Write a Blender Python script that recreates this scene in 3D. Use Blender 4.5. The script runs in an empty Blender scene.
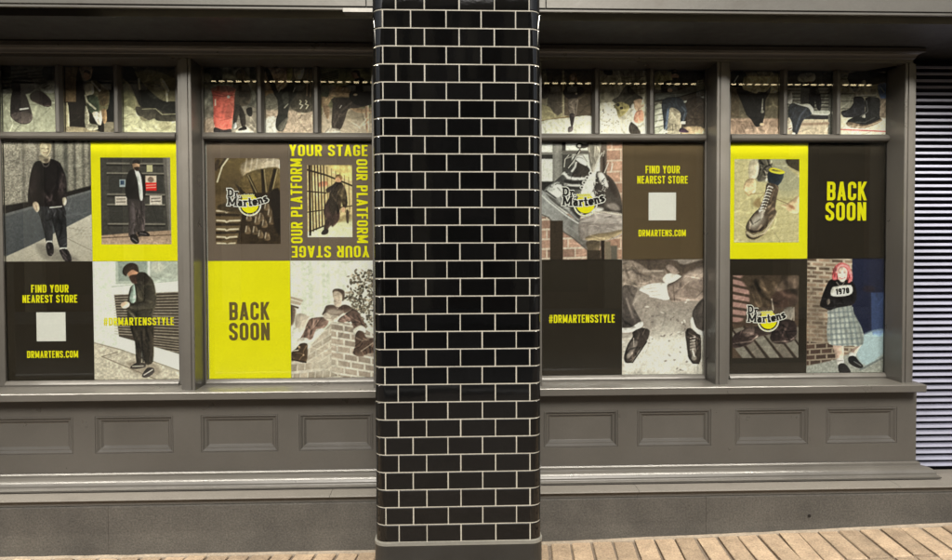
import bpy, bmesh, math, random
import numpy as np
from mathutils import Vector, Matrix

random.seed(7)
rng = np.random.default_rng(11)
scene = bpy.context.scene
COL = scene.collection

# ------------------------------------------------------------------ camera
YAW, PITCH, ROLL = math.radians(2.1495), math.radians(-1.4639), math.radians(-0.2114)
_f = Vector((math.sin(YAW) * math.cos(PITCH), math.cos(YAW) * math.cos(PITCH), math.sin(PITCH)))
_r = Vector((math.cos(YAW), -math.sin(YAW), 0.0))
_u = _r.cross(_f)
_r2 = math.cos(ROLL) * _r + math.sin(ROLL) * _u
_u2 = -math.sin(ROLL) * _r + math.cos(ROLL) * _u
cam_data = bpy.data.cameras.new('camera')
cam_data.sensor_width = 36.0
cam_data.lens = 36.0 * 700.0 / 952.0
cam_data.clip_start = 0.05
cam_data.clip_end = 2000.0
cam = bpy.data.objects.new('camera', cam_data)
cam.matrix_world = Matrix(((_r2.x, _u2.x, -_f.x, 0.0), (_r2.y, _u2.y, -_f.y, -3.77), (_r2.z, _u2.z, -_f.z, 1.5), (0, 0, 0, 1)))
COL.objects.link(cam)
scene.camera = cam

# ------------------------------------------------------------------ sky, sun, exposure
SUN_EL, SUN_AZ = math.radians(37.0), math.radians(2.0)     # azimuth measured from straight behind the camera
world = bpy.data.worlds.new('World')
scene.world = world
world.use_nodes = True
wn, wl = world.node_tree.nodes, world.node_tree.links
wn.clear()
sky = wn.new('ShaderNodeTexSky')
sky.sky_type = 'NISHITA'
sky.sun_disc = False
sky.sun_elevation = SUN_EL
sky.sun_rotation = math.pi + SUN_AZ
sky.dust_density = 4.0
hs = wn.new('ShaderNodeHueSaturation')
hs.inputs['Saturation'].default_value = 0.35
bg = wn.new('ShaderNodeBackground')
bg.inputs['Strength'].default_value = 0.07
wo = wn.new('ShaderNodeOutputWorld')
wl.new(sky.outputs[0], hs.inputs['Color'])
wl.new(hs.outputs[0], bg.inputs['Color'])
wl.new(bg.outputs[0], wo.inputs['Surface'])

sun_data = bpy.data.lights.new('sun', 'SUN')
sun_data.energy = 2.2
sun_data.angle = math.radians(18.0)
sun_data.color = (1.0, 0.94, 0.84)
sun = bpy.data.objects.new('sun', sun_data)
sun_dir = Vector((math.sin(SUN_AZ) * math.cos(SUN_EL), -math.cos(SUN_AZ) * math.cos(SUN_EL), math.sin(SUN_EL)))
sun.rotation_euler = sun_dir.to_track_quat('Z', 'Y').to_euler()
sun.location = sun_dir * 30
COL.objects.link(sun)

scene.view_settings.view_transform = 'Standard'
scene.view_settings.look = 'None'
scene.view_settings.exposure = 1.1
scene.view_settings.gamma = 1.0
scene.view_settings.use_curve_mapping = False
scene.render.engine = 'CYCLES'
scene.cycles.use_denoising = True
scene.cycles.max_bounces = 8
scene.cycles.transparent_max_bounces = 12
scene.cycles.caustics_reflective = False
scene.cycles.caustics_refractive = False


# ------------------------------------------------------------------ materials
def lin(c):
    return tuple((v / 255.0 / 12.92) if v <= 10.31 else (((v / 255.0) + 0.055) / 1.055) ** 2.4 for v in c)


def mat(name, col, rough=0.5, var=0.12, vscale=6.0, fine=0.05, fscale=90.0, bump=0.0, bscale=120.0, metal=0.0, spec=0.5,
        rand=0.0, rvar=0.08, stain=None, stain_amt=0.0, stain_scale=3.0, coat=0.0):
    m = bpy.data.materials.new(name)
    m.use_nodes = True
    n, l = m.node_tree.nodes, m.node_tree.links
    b = n['Principled BSDF']
    b.inputs['Metallic'].default_value = metal
    b.inputs['Specular IOR Level'].default_value = spec
    b.inputs['Coat Weight'].default_value = coat
    tc = n.new('ShaderNodeTexCoord')
    geo = n.new('ShaderNodeNewGeometry')
    pos = geo.outputs['Position']
    def noise(scale, det=4.0):
        t = n.new('ShaderNodeTexNoise')
        t.inputs['Scale'].default_value = scale
        t.inputs['Detail'].default_value = det
        t.inputs['Roughness'].default_value = 0.6
        l.new(pos, t.inputs['Vector'])
        return t.outputs['Fac']
    def rng_(fac, lo, hi, a=0.25, z=0.75):
        t = n.new('ShaderNodeMapRange')
        t.inputs['From Min'].default_value = a
        t.inputs['From Max'].default_value = z
        t.inputs['To Min'].default_value = lo
        t.inputs['To Max'].default_value = hi
        l.new(fac, t.inputs['Value'])
        return t.outputs['Result']
    def mul(x, y):
        t = n.new('ShaderNodeMath')
        t.operation = 'MULTIPLY'
        l.new(x, t.inputs[0])
        l.new(y, t.inputs[1])
        return t.outputs[0]
    big = noise(vscale)
    v = mul(rng_(big, 1 - var, 1 + var), rng_(noise(fscale, 3.0), 1 - fine, 1 + fine))
    if rand > 0:
        oi = n.new('ShaderNodeObjectInfo')
        v = mul(v, rng_(oi.outputs['Random'], 1 - rand, 1 + rand, 0.0, 1.0))
    colour = n.new('ShaderNodeRGB')
    colour.outputs[0].default_value = (*col, 1)
    src = colour.outputs[0]
    if stain is not None:
        mx = n.new('ShaderNodeMix')
        mx.data_type = 'RGBA'
        l.new(rng_(noise(stain_scale, 8.0), 0.0, stain_amt, 0.45, 0.7), mx.inputs[0])
        l.new(src, mx.inputs[6])
        mx.inputs[7].default_value = (*stain, 1)
        src = mx.outputs[2]
    vm = n.new('ShaderNodeVectorMath')
    vm.operation = 'SCALE'
    l.new(src, vm.inputs[0])
    l.new(v, vm.inputs['Scale'])
    l.new(vm.outputs[0], b.inputs['Base Color'])
    l.new(rng_(noise(vscale * 2.3), max(rough - rvar, 0.0), min(rough + rvar, 1.0)), b.inputs['Roughness'])
    if bump > 0:
        bp = n.new('ShaderNodeBump')
        bp.inputs['Strength'].default_value = 1.0
        bp.inputs['Distance'].default_value = bump
        l.new(noise(bscale, 5.0), bp.inputs['Height'])
        l.new(bp.outputs[0], b.inputs['Normal'])
    return m


M = {}
M['paint'] = mat('grey_paint', (0.059, 0.055, 0.0485), 0.33, spec=0.6, var=0.10, vscale=3.0, fine=0.05, bump=0.00025, bscale=60, stain=(0.078, 0.072, 0.064), stain_amt=0.22, stain_scale=1.4)
M['dark_paint'] = mat('dark_paint', (0.022, 0.021, 0.020), 0.5, var=0.2)
M['steel'] = mat('brushed_steel', (0.105, 0.10, 0.088), 0.42, var=0.16, vscale=2.0, metal=0.35, bump=0.0004, bscale=30, stain=(0.06, 0.052, 0.042), stain_amt=0.6, stain_scale=4.0)
M['stone'] = mat('plinth_stone', (0.056, 0.051, 0.043), 0.72, var=0.28, vscale=3.0, fine=0.45, fscale=110, bump=0.0016, bscale=120, stain=(0.032, 0.029, 0.025), stain_amt=0.75, stain_scale=2.6)
M['ledge'] = mat('ledge_stone', (0.12, 0.11, 0.096), 0.6, var=0.2, vscale=5.0, fine=0.15, fscale=150, bump=0.001, bscale=150, stain=(0.07, 0.063, 0.055), stain_amt=0.6, stain_scale=5.0)
M['paver'] = mat('clay_paver', (0.245, 0.183, 0.122), 0.72, var=0.24, vscale=9.0, fine=0.38, fscale=120, bump=0.005, bscale=70, rand=0.24, stain=(0.19, 0.135, 0.09), stain_amt=0.7, stain_scale=14.0)
M['joint'] = mat('paving_joint', (0.115, 0.088, 0.064), 0.85, var=0.25, vscale=12, fine=0.3, bump=0.002)
M['mortar'] = mat('mortar_fillet', (0.20, 0.165, 0.125), 0.85, var=0.25, vscale=12, fine=0.25, bump=0.002)
M['tile'] = mat('black_glazed_tile', (0.003, 0.003, 0.003), 0.03, var=0.2, fine=0.02, rand=0.3, rvar=0.012, spec=0.5, bump=0.00008, bscale=18)
M['grout'] = mat('cream_grout', (0.33, 0.31, 0.26), 0.75, var=0.16, vscale=8, fine=0.2, fscale=200)
M['base'] = mat('pillar_base_black', (0.017, 0.016, 0.014), 0.42, var=0.2, bump=0.0006)
M['trim'] = mat('pillar_trim_grey', (0.16, 0.155, 0.135), 0.45, var=0.15)
M['louvre'] = mat('louvre_paint', (0.20, 0.205, 0.265), 0.45, var=0.12, vscale=3, fine=0.06, stain=(0.14, 0.14, 0.175), stain_amt=0.4, stain_scale=5)
M['louvre_dark'] = mat('louvre_void', (0.008, 0.008, 0.012), 0.8)
M['backing'] = mat('poster_backing', (0.55, 0.55, 0.52), 0.7)
M['asphalt'] = mat('asphalt', (0.05, 0.05, 0.05), 0.85, fine=0.3, bump=0.003)
M['kerb'] = mat('granite_kerb', (0.25, 0.25, 0.24), 0.7, fine=0.2)
M['brown_brick'] = mat('brown_brick', (0.10, 0.065, 0.045), 0.8, var=0.3)
M['pale_stone'] = mat('pale_stone', (0.55, 0.44, 0.29), 0.8, var=0.2)
M['blue_board'] = mat('blue_hoarding', (0.05, 0.09, 0.35), 0.6)
M['black'] = mat('black_print', (0.012, 0.011, 0.010), 0.5, spec=0.15)
M['white'] = mat('white_print', (0.80, 0.80, 0.76), 0.5, var=0.03, spec=0.15)
M['yellow'] = mat('yellow_print', (0.86, 0.82, 0.004), 0.5, var=0.04, spec=0.15)
M['brown'] = mat('brown_print', (0.098, 0.068, 0.035), 0.5, var=0.10, vscale=2.5, spec=0.15)
M['taupe'] = mat('taupe_print', (0.155, 0.118, 0.090), 0.5, var=0.06, vscale=2.5, spec=0.15)
M['dark_brown'] = mat('dark_brown_print', (0.021, 0.016, 0.010), 0.5, var=0.10, vscale=2.5, spec=0.15)
M['brown_text'] = mat('brown_lettering', (0.145, 0.105, 0.03), 0.5, var=0.05, spec=0.15)


def glass_mat():
    m = bpy.data.materials.new('window_glass')
    m.use_nodes = True
    n, l = m.node_tree.nodes, m.node_tree.links
    n.clear()
    o = n.new('ShaderNodeOutputMaterial')
    mx = n.new('ShaderNodeMixShader')
    tr = n.new('ShaderNodeBsdfTransparent')
    tr.inputs[0].default_value = (0.97, 0.98, 0.965, 1)
    gl = n.new('ShaderNodeBsdfGlossy')
    gl.inputs['Roughness'].default_value = 0.0
    fr = n.new('ShaderNodeFresnel')
    fr.inputs['IOR'].default_value = 1.52
    l.new(fr.outputs[0], mx.inputs[0])
    l.new(tr.outputs[0], mx.inputs[1])
    l.new(gl.outputs[0], mx.inputs[2])
    l.new(mx.outputs[0], o.inputs['Surface'])
    return m


def print_mat():
    m = bpy.data.materials.new('photo_print')
    m.use_nodes = True
    n, l = m.node_tree.nodes, m.node_tree.links
    b = n['Principled BSDF']
    a = n.new('ShaderNodeAttribute')
    a.attribute_name = 'ink'
    l.new(a.outputs['Color'], b.inputs['Base Color'])
    b.inputs['Roughness'].default_value = 0.5
    b.inputs['Specular IOR Level'].default_value = 0.15
    return m


def emit_mat(name, col, s):
    m = bpy.data.materials.new(name)
    m.use_nodes = True
    b = m.node_tree.nodes['Principled BSDF']
    b.inputs['Base Color'].default_value = (*col, 1)
    b.inputs['Emission Color'].default_value = (*col, 1)
    b.inputs['Emission Strength'].default_value = s
    return m


M['glass'] = glass_mat()
M['print'] = print_mat()


# ------------------------------------------------------------------ object helpers
def obj(name, me, material=None, parent=None, loc=None, kind=None):
    o = bpy.data.objects.new(name, me)
    COL.objects.link(o)
    if material is not None and me is not None and not me.materials:
        me.materials.append(material)
    if parent is not None:
        o.parent = parent
    if loc is not None:
        o.location = loc
    if kind:
        o['kind'] = kind
    return o


def tag(o, label, cat, group=None):
    o['label'] = label
    o['category'] = cat
    if group:
        o['group'] = group
    return o


def thing(name, label, cat, loc=(0, 0, 0), group=None):
    o = bpy.data.objects.new(name, None)
    o.empty_display_size = 0.1
    COL.objects.link(o)
    o.location = loc
    return tag(o, label, cat, group)


def pyd(name, verts, faces, smooth=False):
    me = bpy.data.meshes.new(name)
    me.from_pydata([tuple(v) for v in verts], [], faces)
    me.update()
    bm = bmesh.new()
    bm.from_mesh(me)
    bmesh.ops.recalc_face_normals(bm, faces=bm.faces)
    bm.to_mesh(me)
    bm.free()
    if smooth:
        for p in me.polygons:
            p.use_smooth = True
    return me


def boxm(name, x0, x1, y0, y1, z0, z1, bevel=0.0, seg=1):
    bm = bmesh.new()
    bmesh.ops.create_cube(bm, size=1.0)
    bmesh.ops.scale(bm, vec=(x1 - x0, y1 - y0, z1 - z0), verts=bm.verts)
    bmesh.ops.translate(bm, vec=((x0 + x1) / 2, (y0 + y1) / 2, (z0 + z1) / 2), verts=bm.verts)
    if bevel > 0:
        bmesh.ops.bevel(bm, geom=list(bm.edges), offset=bevel, segments=seg, profile=0.5, affect='EDGES')
    me = bpy.data.meshes.new(name)
    bm.to_mesh(me)
    bm.free()
    return me


def extrude_x(name, prof, x0, x1, miter1=False, miter_ref=None):
    """profile of (y, z) points, closed, swept along x; miter1 gives the right end a mitred return."""
    n = len(prof)
    ref = miter_ref if miter_ref is not None else max(p[0] for p in prof)
    v = [(x0, y, z) for y, z in prof]
    v += [((x1 + (ref - y)) if miter1 else x1, y, z) for y, z in prof]
    f = [(i, (i + 1) % n, n + (i + 1) % n, n + i) for i in range(n)]
    f += [tuple(range(n)), tuple(range(2 * n - 1, n - 1, -1))]
    return pyd(name, v, f)


def extrude_z(name, prof, z0, z1):
    n = len(prof)
    v = [(x, y, z0) for x, y in prof] + [(x, y, z1) for x, y in prof]
    f = [(i, (i + 1) % n, n + (i + 1) % n, n + i) for i in range(n)]
    f += [tuple(range(n)), tuple(range(2 * n - 1, n - 1, -1))]
    return pyd(name, v, f)


def rect_loops(name, x0, x1, z0, z1, prof, fill=True):
    """nested rectangles (inset, y) joined by mitred quads."""
    v, f = [], []
    for ins, y in prof:
        v += [(x0 + ins, y, z0 + ins), (x1 - ins, y, z0 + ins), (x1 - ins, y, z1 - ins), (x0 + ins, y, z1 - ins)]
    for k in range(len(prof) - 1):
        for i in range(4):
            j = (i + 1) % 4
            f.append((4 * k + i, 4 * k + j, 4 * k + 4 + j, 4 * k + 4 + i))
    if fill:
        k = 4 * (len(prof) - 1)
        f.append((k, k + 1, k + 2, k + 3))
    return pyd(name, v, f)


def arc(cx, cy, r, a0, a1, n):
    return [(cx + r * math.cos(math.radians(a0 + (a1 - a0) * i / n)), cy + r * math.sin(math.radians(a0 + (a1 - a0) * i / n))) for i in range(n + 1)]


# ------------------------------------------------------------------ ground
GX = [-40.0, -2.2, -0.38, 0.465, 1.476, 2.588, 3.6, 40.0]
GZ = [0.06, 0.060, 0.060, 0.085, 0.112, 0.146, 0.18, 0.18]


def gz(x):
    return float(np.interp(x, GX, GZ))


xs = sorted(set(GX + [i * 0.5 for i in range(-8, 12)]))
ys = [0.5, -0.28, -5.2]
v = [(x, y, gz(x) - 0.011) for y in ys for x in xs]
nx = len(xs)
f = [(j * nx + i, j * nx + i + 1, (j + 1) * nx + i + 1, (j + 1) * nx + i) for j in range(2) for i in range(nx - 1)]
pavement = obj('pavement', pyd('pavement', v, f), M['joint'], kind='structure')

SK = math.radians(6.3)
pl, pw = 0.335, 0.105
pav_mesh = []
for k in range(4):
    me = boxm('paver', -pw / 2 + 0.006, pw / 2 - 0.006, -pl / 2 + 0.004, pl / 2 - 0.004, -0.05, 0.0, 0.007, 2)
    for vv in me.vertices:
        if vv.co.z > -0.02:
            vv.co.z += rng.normal(0, 0.0012)
            vv.co.x += rng.normal(0, 0.0012)
            vv.co.y += rng.normal(0, 0.0015)
    for p in me.polygons:
        p.use_smooth = False
    me.materials.append(M['paver'])
    pav_mesh.append(me)
d = Vector((math.sin(SK), math.cos(SK), 0))
px_step = pw / math.cos(SK)
for row in range(4):
    yc = -0.305 - pl * math.cos(SK) * (row + 0.5)
    for i in range(-30, 34):
        x = i * px_step + (row % 2) * px_step * 0.0 - (row + 0.5) * pl * math.sin(SK) + 0.02
        if abs(x - 0.035) < 0.44 and row >= 1:
            continue
        o = obj('paver', random.choice(pav_mesh), None, pavement, (x + rng.normal(0, 0.0022), yc + rng.normal(0, 0.003), gz(x) + rng.normal(0, 0.0015)))
        o.rotation_euler = (rng.normal(0, 0.004), rng.normal(0, 0.004) - (gz(x + 0.05) - gz(x - 0.05)) / 0.1, -SK + rng.normal(0, 0.011))

# mortar fillet between paving and plinth
v, f = [], []
fx = [-4.2 + 0.1 * i for i in range(84)]
for x in fx:
    z = gz(x) + rng.normal(0, 0.001)
    w = 0.306 + rng.normal(0, 0.0025)
    v += [(x, -0.276, z - 0.004 + 0.006), (x, -w, z - 0.004), (x, -w - 0.004, z - 0.04)]
for i in range(len(fx) - 1):
    for k in range(2):
        f.append((3 * i + k, 3 * i + k + 1, 3 * i + 4 + k, 3 * i + 3 + k))
obj('mortar_fillet', pyd('mortar_fillet', v, f), M['mortar'], pavement)
road = obj('road', pyd('road', [(-40, -5.35, 0.0), (40, -5.35, 0.0), (40, -14.0, 0.0), (-40, -14.0, 0.0)], [(0, 1, 2, 3)]), M['asphalt'], kind='structure')
obj('kerb', boxm('kerb', -40, 40, -5.36, -5.2, -0.05, 0.10, 0.01), M['kerb'], kind='structure')

# ------------------------------------------------------------------ stone plinth
plinth = thing('stone_plinth', 'long low grey stone plinth with projecting ledge under the shopfront', 'plinth', (0, 0, 0))
joints = [-4.2, -3.0, -1.69, -0.10, 1.30, 2.62, 4.2]
for a, b in zip(joints[:-1], joints[1:]):
    obj('stone_slab', extrude_x('stone_slab', [(-0.281, -0.05), (-0.281, 0.297), (-0.276, 0.302), (-0.1, 0.303), (-0.1, -0.05)], a + 0.0006, b - 0.0006), M['stone'], plinth)
for a, b in zip([-4.2, -2.35, -0.6, 0.95, 2.30], [-2.35, -0.6, 0.95, 2.30, 4.2]):
    obj('ledge_stone', extrude_x('ledge_stone', [(-0.1, 0.3032), (-0.266, 0.3032), (-0.270, 0.326), (-0.300, 0.334), (-0.304, 0.338), (-0.302, 0.344), (-0.12, 0.352), (-0.05, 0.352), (-0.05, 0.3032)], a + 0.001, b - 0.001), M['ledge'], plinth)
bolt = obj('bolt_hole', pyd('bolt_hole', [(1.835 + 0.009 * math.cos(t * math.pi / 5), -0.2835, 0.195 + 0.009 * math.sin(t * math.pi / 5)) for t in range(10)], [tuple(range(10))]), M['black'], plinth)

# ------------------------------------------------------------------ shopfront
shop = thing('shopfront', 'grey painted timber shopfront with four poster-filled windows behind the tiled pillar', 'shopfront')
XL, XR = -3.6, 2.495

# stall riser: a board with openings, every sunk panel its own piece
panels = [(-2.92, -2.47), (-2.375, -1.931), (-1.822, -1.426), (-1.286, -0.892), (-0.785, -0.402), (-0.20, 0.33), (0.489, 0.883), (0.985, 1.381), (1.510, 1.905), (2.002, 2.390)]
PZ0, PZ1 = 0.523, 0.717
RY = -0.13
v, f = [], []


def quad(x0, x1, z0, z1, y):
    b = len(v)
    v.extend([(x0, y, z0), (x1, y, z0), (x1, y, z1), (x0, y, z1)])
    f.append((b, b + 1, b + 2, b + 3))


quad(XL, XR, PZ1, 0.835, RY)
quad(XL, XR, 0.35, PZ0, RY)
ex = [XL] + [q for p in panels for q in p] + [XR]
for i in range(0, len(ex), 2):
    quad(ex[i], ex[i + 1], PZ0, PZ1, RY)
b = len(v)
v.extend([(XR, RY, 0.35), (XR, 0.1, 0.35), (XR, 0.1, 0.835), (XR, RY, 0.835)])
f.append((b, b + 1, b + 2, b + 3))
riser = obj('stall_riser', pyd('stall_riser', v, f), M['paint'], shop)
for x0, x1 in panels:
    prof = [(0.0, RY), (0.002, RY + 0.003), (0.0045, RY + 0.0005), (0.008, RY + 0.0005), (0.019, RY + 0.011), (0.024, RY + 0.0115), (0.034, RY + 0.021), (0.038, RY + 0.022)]
    obj('panel', rect_loops('panel', x0, x1, PZ0, PZ1, prof), M['paint'], riser)

# base moulding, sill, cornice
base_prof = [(-0.10, 0.353), (-0.212, 0.353), (-0.214, 0.362), (-0.206, 0.367), (-0.200, 0.369)] + \
    [(-0.150 - 0.048 * math.cos(t * math.pi / 16), 0.372 + 0.036 * math.sin(t * math.pi / 16)) for t in range(9)] + \
    [(-0.146, 0.408), (-0.144, 0.420), (-0.137, 0.426), (-0.10, 0.428)]
obj('base_moulding', extrude_x('base_moulding', base_prof, XL, XR - 0.03, True, -0.10), M['paint'], shop)
sill_prof = [(0.10, 0.834), (-0.128, 0.834), (-0.190, 0.815), (-0.216, 0.811), (-0.221, 0.815), (-0.221, 0.847), (-0.217, 0.851), (0.0, 0.857), (0.10, 0.857)]
obj('sill', extrude_x('sill', sill_prof, XL, 2.486), M['paint'], shop)
corn = [(0.10, 2.532), (-0.172, 2.532), (-0.172, 2.548), (-0.178, 2.552)] + [(-0.180 - 0.026 * (1 - math.cos(t * math.pi / 10)), 2.554 + 0.022 * math.sin(t * math.pi / 10)) for t in range(1, 6)] + \
    [(-0.212, 2.578), (-0.212, 2.598), (-0.208, 2.601), (0.10, 2.601)]
obj('cornice', extrude_x('cornice', corn, XL, 2.42, True, -0.165), M['paint'], shop)

# pilasters
PY = -0.165


def pilaster(x0, x1, flip):
    if flip:
        pr = [(x0, 0.06), (x0, PY + 0.013), (x0 + 0.016, PY + 0.013), (x0 + 0.020, PY), (x1 - 0.020, PY), (x1 - 0.018, PY + 0.006), (x1 - 0.014, PY + 0.006), (x1 - 0.012, PY), (x1 - 0.003, PY), (x1, PY + 0.003), (x1, 0.06)]
    else:
        pr = [(x0, 0.06), (x0, PY + 0.003), (x0 + 0.003, PY), (x0 + 0.012, PY), (x0 + 0.014, PY + 0.006), (x0 + 0.018, PY + 0.006), (x0 + 0.020, PY), (x1 - 0.020, PY), (x1 - 0.016, PY + 0.013), (x1, PY + 0.013), (x1, 0.06)]
    return obj('pilaster', extrude_z('pilaster', pr, 0.850, 2.533), M['paint'], shop)


pilaster(-2.455, -2.375, True)
pilaster(-1.371, -1.299, True)
pilaster(-0.395, -0.315, True)
pilaster(0.400, 0.478, False)
pilaster(1.390, 1.461, False)
pilaster(2.391, 2.455, False)
# hidden pier behind the pillar, end pieces
obj('pier_panel', rect_loops('pier_panel', -0.314, 0.399, 0.858, 2.531, [(0.0, -0.12), (0.06, -0.12), (0.065, -0.128), (0.08, -0.125), (0.09, -0.105)]), M['paint'], shop)
obj('pier_panel', rect_loops('pier_panel', XL, -2.456, 0.858, 2.531, [(0.0, -0.12), (0.06, -0.12), (0.065, -0.128), (0.08, -0.125), (0.09, -0.105)]), M['paint'], shop)
obj('end_return', boxm('end_return', 2.456, 2.492, -0.10, 0.06, 0.858, 2.532), M['paint'], shop)
obj('light_stop_wall', boxm('light_stop_wall', XL, 2.5, 0.07, 0.12, 0.3, 3.2), M['dark_paint'], shop)  # unseen wall, added to stop light coming in from behind

# windows: frame > backing, transom bar, mullions, panes
Z0, ZM, ZT0, ZT1 = 0.884, 2.144, 2.188, 2.530
WINS = [(-2.330, -1.432, -2.374, -1.372), (-1.288, -0.404, -1.298, -0.396), (0.492, 1.381, 0.479, 1.389), (1.520, 2.3995, 1.462, 2.3905 + 0.012)]
CELLX = [(-2.330, -1.884, -1.432), (-1.284, -0.850, -0.404), (0.492, 0.936, 1.381), (1.520, 1.960, 2.3985)]
TRANS = []
for wi, (a, b, fa, fb) in enumerate(WINS):
    fb = min(fb, 2.3905) if wi == 3 else fb
    bm_v, bm_f = [], []

    def bx(x0, x1, y0, y1, z0, z1):
        k = len(bm_v)
        bm_v.extend([(x0, y0, z0), (x1, y0, z0), (x1, y1, z0), (x0, y1, z0), (x0, y0, z1), (x1, y0, z1), (x1, y1, z1), (x0, y1, z1)])
        bm_f.extend([(k, k + 1, k + 5, k + 4), (k + 1, k + 2, k + 6, k + 5), (k + 2, k + 3, k + 7, k + 6), (k + 3, k, k + 4, k + 7), (k, k + 3, k + 2, k + 1), (k + 4, k + 5, k + 6, k + 7)])
    # stiles, bottom bead (sloped), head
    if a - fa > 0.004:
        bx(fa + 0.0005, a, -0.024, 0.05, 0.858, 2.5315)
    if fb - b > 0.004:
        bx(b, fb - 0.0005, -0.024, 0.05, 0.858, 2.5315)
    xa, xb = max(a, fa) + 0.0004, min(b, fb) - 0.0004
    k = len(bm_v)
    pr = [(0.05, 0.8575), (-0.034, 0.8555), (-0.036, 0.866), (-0.030, 0.874), (-0.018, 0.8835), (0.05, 0.8835)]
    bm_v.extend([(xa, y, z) for y, z in pr] + [(xb, y, z) for y, z in pr])
    bm_f.extend([(k + i, k + (i + 1) % 6, k + 6 + (i + 1) % 6, k + 6 + i) for i in range(6)])
    win = obj('window', pyd('window_frame', bm_v, bm_f), M['paint'], shop)
    tb = [(0.05, ZM + 0.001), (-0.022, ZM + 0.001), (-0.036, ZM + 0.008), (-0.042, ZM + 0.018), (-0.042, ZT0 - 0.020), (-0.034, ZT0 - 0.008), (-0.020, ZT0 - 0.001), (0.05, ZT0 - 0.001)]
    obj('transom_bar', extrude_x('transom_bar', tb, max(a, fa) - 0.0, min(b, fb)), M['paint'], win)
    third = (b - a) / 3
    for k in (1, 2):
        xm = a + third * k
        pr = [(xm - 0.021, 0.05), (xm - 0.021, -0.020), (xm - 0.008, -0.038), (xm + 0.008, -0.038), (xm + 0.021, -0.020), (xm + 0.021, 0.05)]
        obj('mullion', extrude_z('mullion', pr, ZT0 - 0.004, 2.5315), M['paint'], win)
    edges = [a, a + third - 0.021, a + third + 0.021, a + 2 * third - 0.021, a + 2 * third + 0.021, b]
    for k in range(3):
        obj('glass_pane', boxm('glass_pane', edges[2 * k] + 0.0005, edges[2 * k + 1] - 0.0005, -0.014, -0.010, ZT0, 2.531), M['glass'], win)
        TRANS.append((wi, k, edges[2 * k], edges[2 * k + 1]))
    obj('glass_pane', boxm('glass_pane', a + 0.0005, b - 0.0005, -0.014, -0.010, 0.884, ZM), M['glass'], win)
    obj('backing_board', boxm('backing_board', a - 0.01, b + 0.01, 0.006, 0.045, 0.87, 2.531), M['backing'], win)

# ------------------------------------------------------------------ louvred shutter at the right
lou = thing('louvred_vent', 'pale blue-grey metal louvred vent right of the shopfront', 'vent', (2.5, 0, 0.352))
LX0, LX1 = 2.515 - 2.5, 3.75 - 2.5
obj('frame', boxm('vent_frame', LX1, LX1 + 0.05, -0.06, 0.09, 0.0, 2.25), M['louvre'], lou)
obj('frame', boxm('vent_frame_left', -0.004, LX0, -0.036, 0.09, 0.001, 2.25), M['louvre'], lou)
obj('backing_sheet', boxm('vent_backing', -0.004, LX1, 0.095, 0.11, 0.0, 2.25), M['louvre_dark'], lou)
pitch = 0.0357
slat = pyd('slat', [(LX0 + 0.001, y, z) for y, z in ((-0.030, 0.0), (-0.030, 0.003), (0.020, 0.0445), (0.020, 0.0415), )] + [(LX1 - 0.001, y, z) for y, z in ((-0.030, 0.0), (-0.030, 0.003), (0.020, 0.0445), (0.020, 0.0415))],
           [(0, 1, 5, 4), (1, 2, 6, 5), (2, 3, 7, 6), (3, 0, 4, 7), (0, 3, 2, 1), (4, 5, 6, 7)])
slat = pyd('slat', [(x, y, z) for x in (LX0 + 0.001, LX1 - 0.001) for y, z in ((-0.030, 0.0), (-0.0335, 0.002), (-0.030, 0.015), (0.012, 0.0215), (0.012, 0.0185), (-0.026, 0.0125), (-0.0265, 0.002))],
           [(i, (i + 1) % 7, 7 + (i + 1) % 7, 7 + i) for i in range(7)] + [tuple(range(7)), tuple(range(13, 6, -1))])
for k in range(62):
    o = obj('slat', slat, M['louvre'], lou, (0, 0, 0.012 + k * pitch))
    o.rotation_euler = (rng.normal(0, 0.012), rng.normal(0, 0.0006), 0)

# ------------------------------------------------------------------ canopy over the pavement
can = thing('canopy', 'steel fronted overhanging canopy with dark underside along the top', 'canopy', (0, 0, 2.604))
obj('soffit', boxm('soffit', -7, 7, -0.55, 0.6, 0.0, 0.04), M['dark_paint'], can)
obj('slot_lining', boxm('slot_lining', -7, 7, -0.655, -0.551, 0.041, 0.06), M['dark_paint'], can)
for a, b in zip([-7.0, -3.4, -0.36, 0.43, 3.3], [-3.4, -0.36, 0.43, 3.3, 7.0]):
    obj('fascia_sheet', boxm('fascia_sheet', a + 0.001, b - 0.001, -0.664, -0.63, 0.0145, 0.9, 0.002), M['steel'], can)
obj('lip', boxm('lip', -7, 7, -0.668, -0.656, -0.003, 0.0085, 0.002), M['steel'], can)
obj('top_sheet', boxm('top_sheet', -7, 7, -0.6, 0.6, 0.5, 0.54), M['dark_paint'], can)
br = obj('bracket', extrude_x('bracket', [(-0.672, -0.012), (-0.669, 0.006), (-0.60, 0.006), (-0.60, -0.004)], -0.46, -0.332), M['steel'], can)

# lamps tucked behind the canopy lip, mirrored as a dashed line in the upper panes
strip = thing('light_strip', 'dashed row of small warm lamps behind the canopy lip, mirrored in the upper panes', 'lights', (0, -0.64, 2.618))
obj('rail', boxm('lamp_rail', -1.6, 3.0, -0.014, -0.006, -0.008, 0.024), M['dark_paint'], strip)
lamp = boxm('lamp', -0.016, 0.016, -0.005, 0.005, -0.006, 0.006, 0.002)
lamp.materials.append(emit_mat('warm_lamp', (1.0, 0.80, 0.45), 3.6))
for k in range(88):
    obj('lamp', lamp, None, strip, (-1.55 + k * 0.0515, 0, rng.normal(0, 0.0008)))
ld = bpy.data.lights.new('lamp_beam', 'AREA')
ld.shape = 'RECTANGLE'
ld.size, ld.size_y = 7.0, 0.03
ld.energy = 96.0
ld.spread = math.radians(146)
ld.color = (1.0, 0.93, 0.80)
lo = bpy.data.objects.new('lamp_beam', ld)
COL.objects.link(lo)
lo.parent = strip
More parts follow.
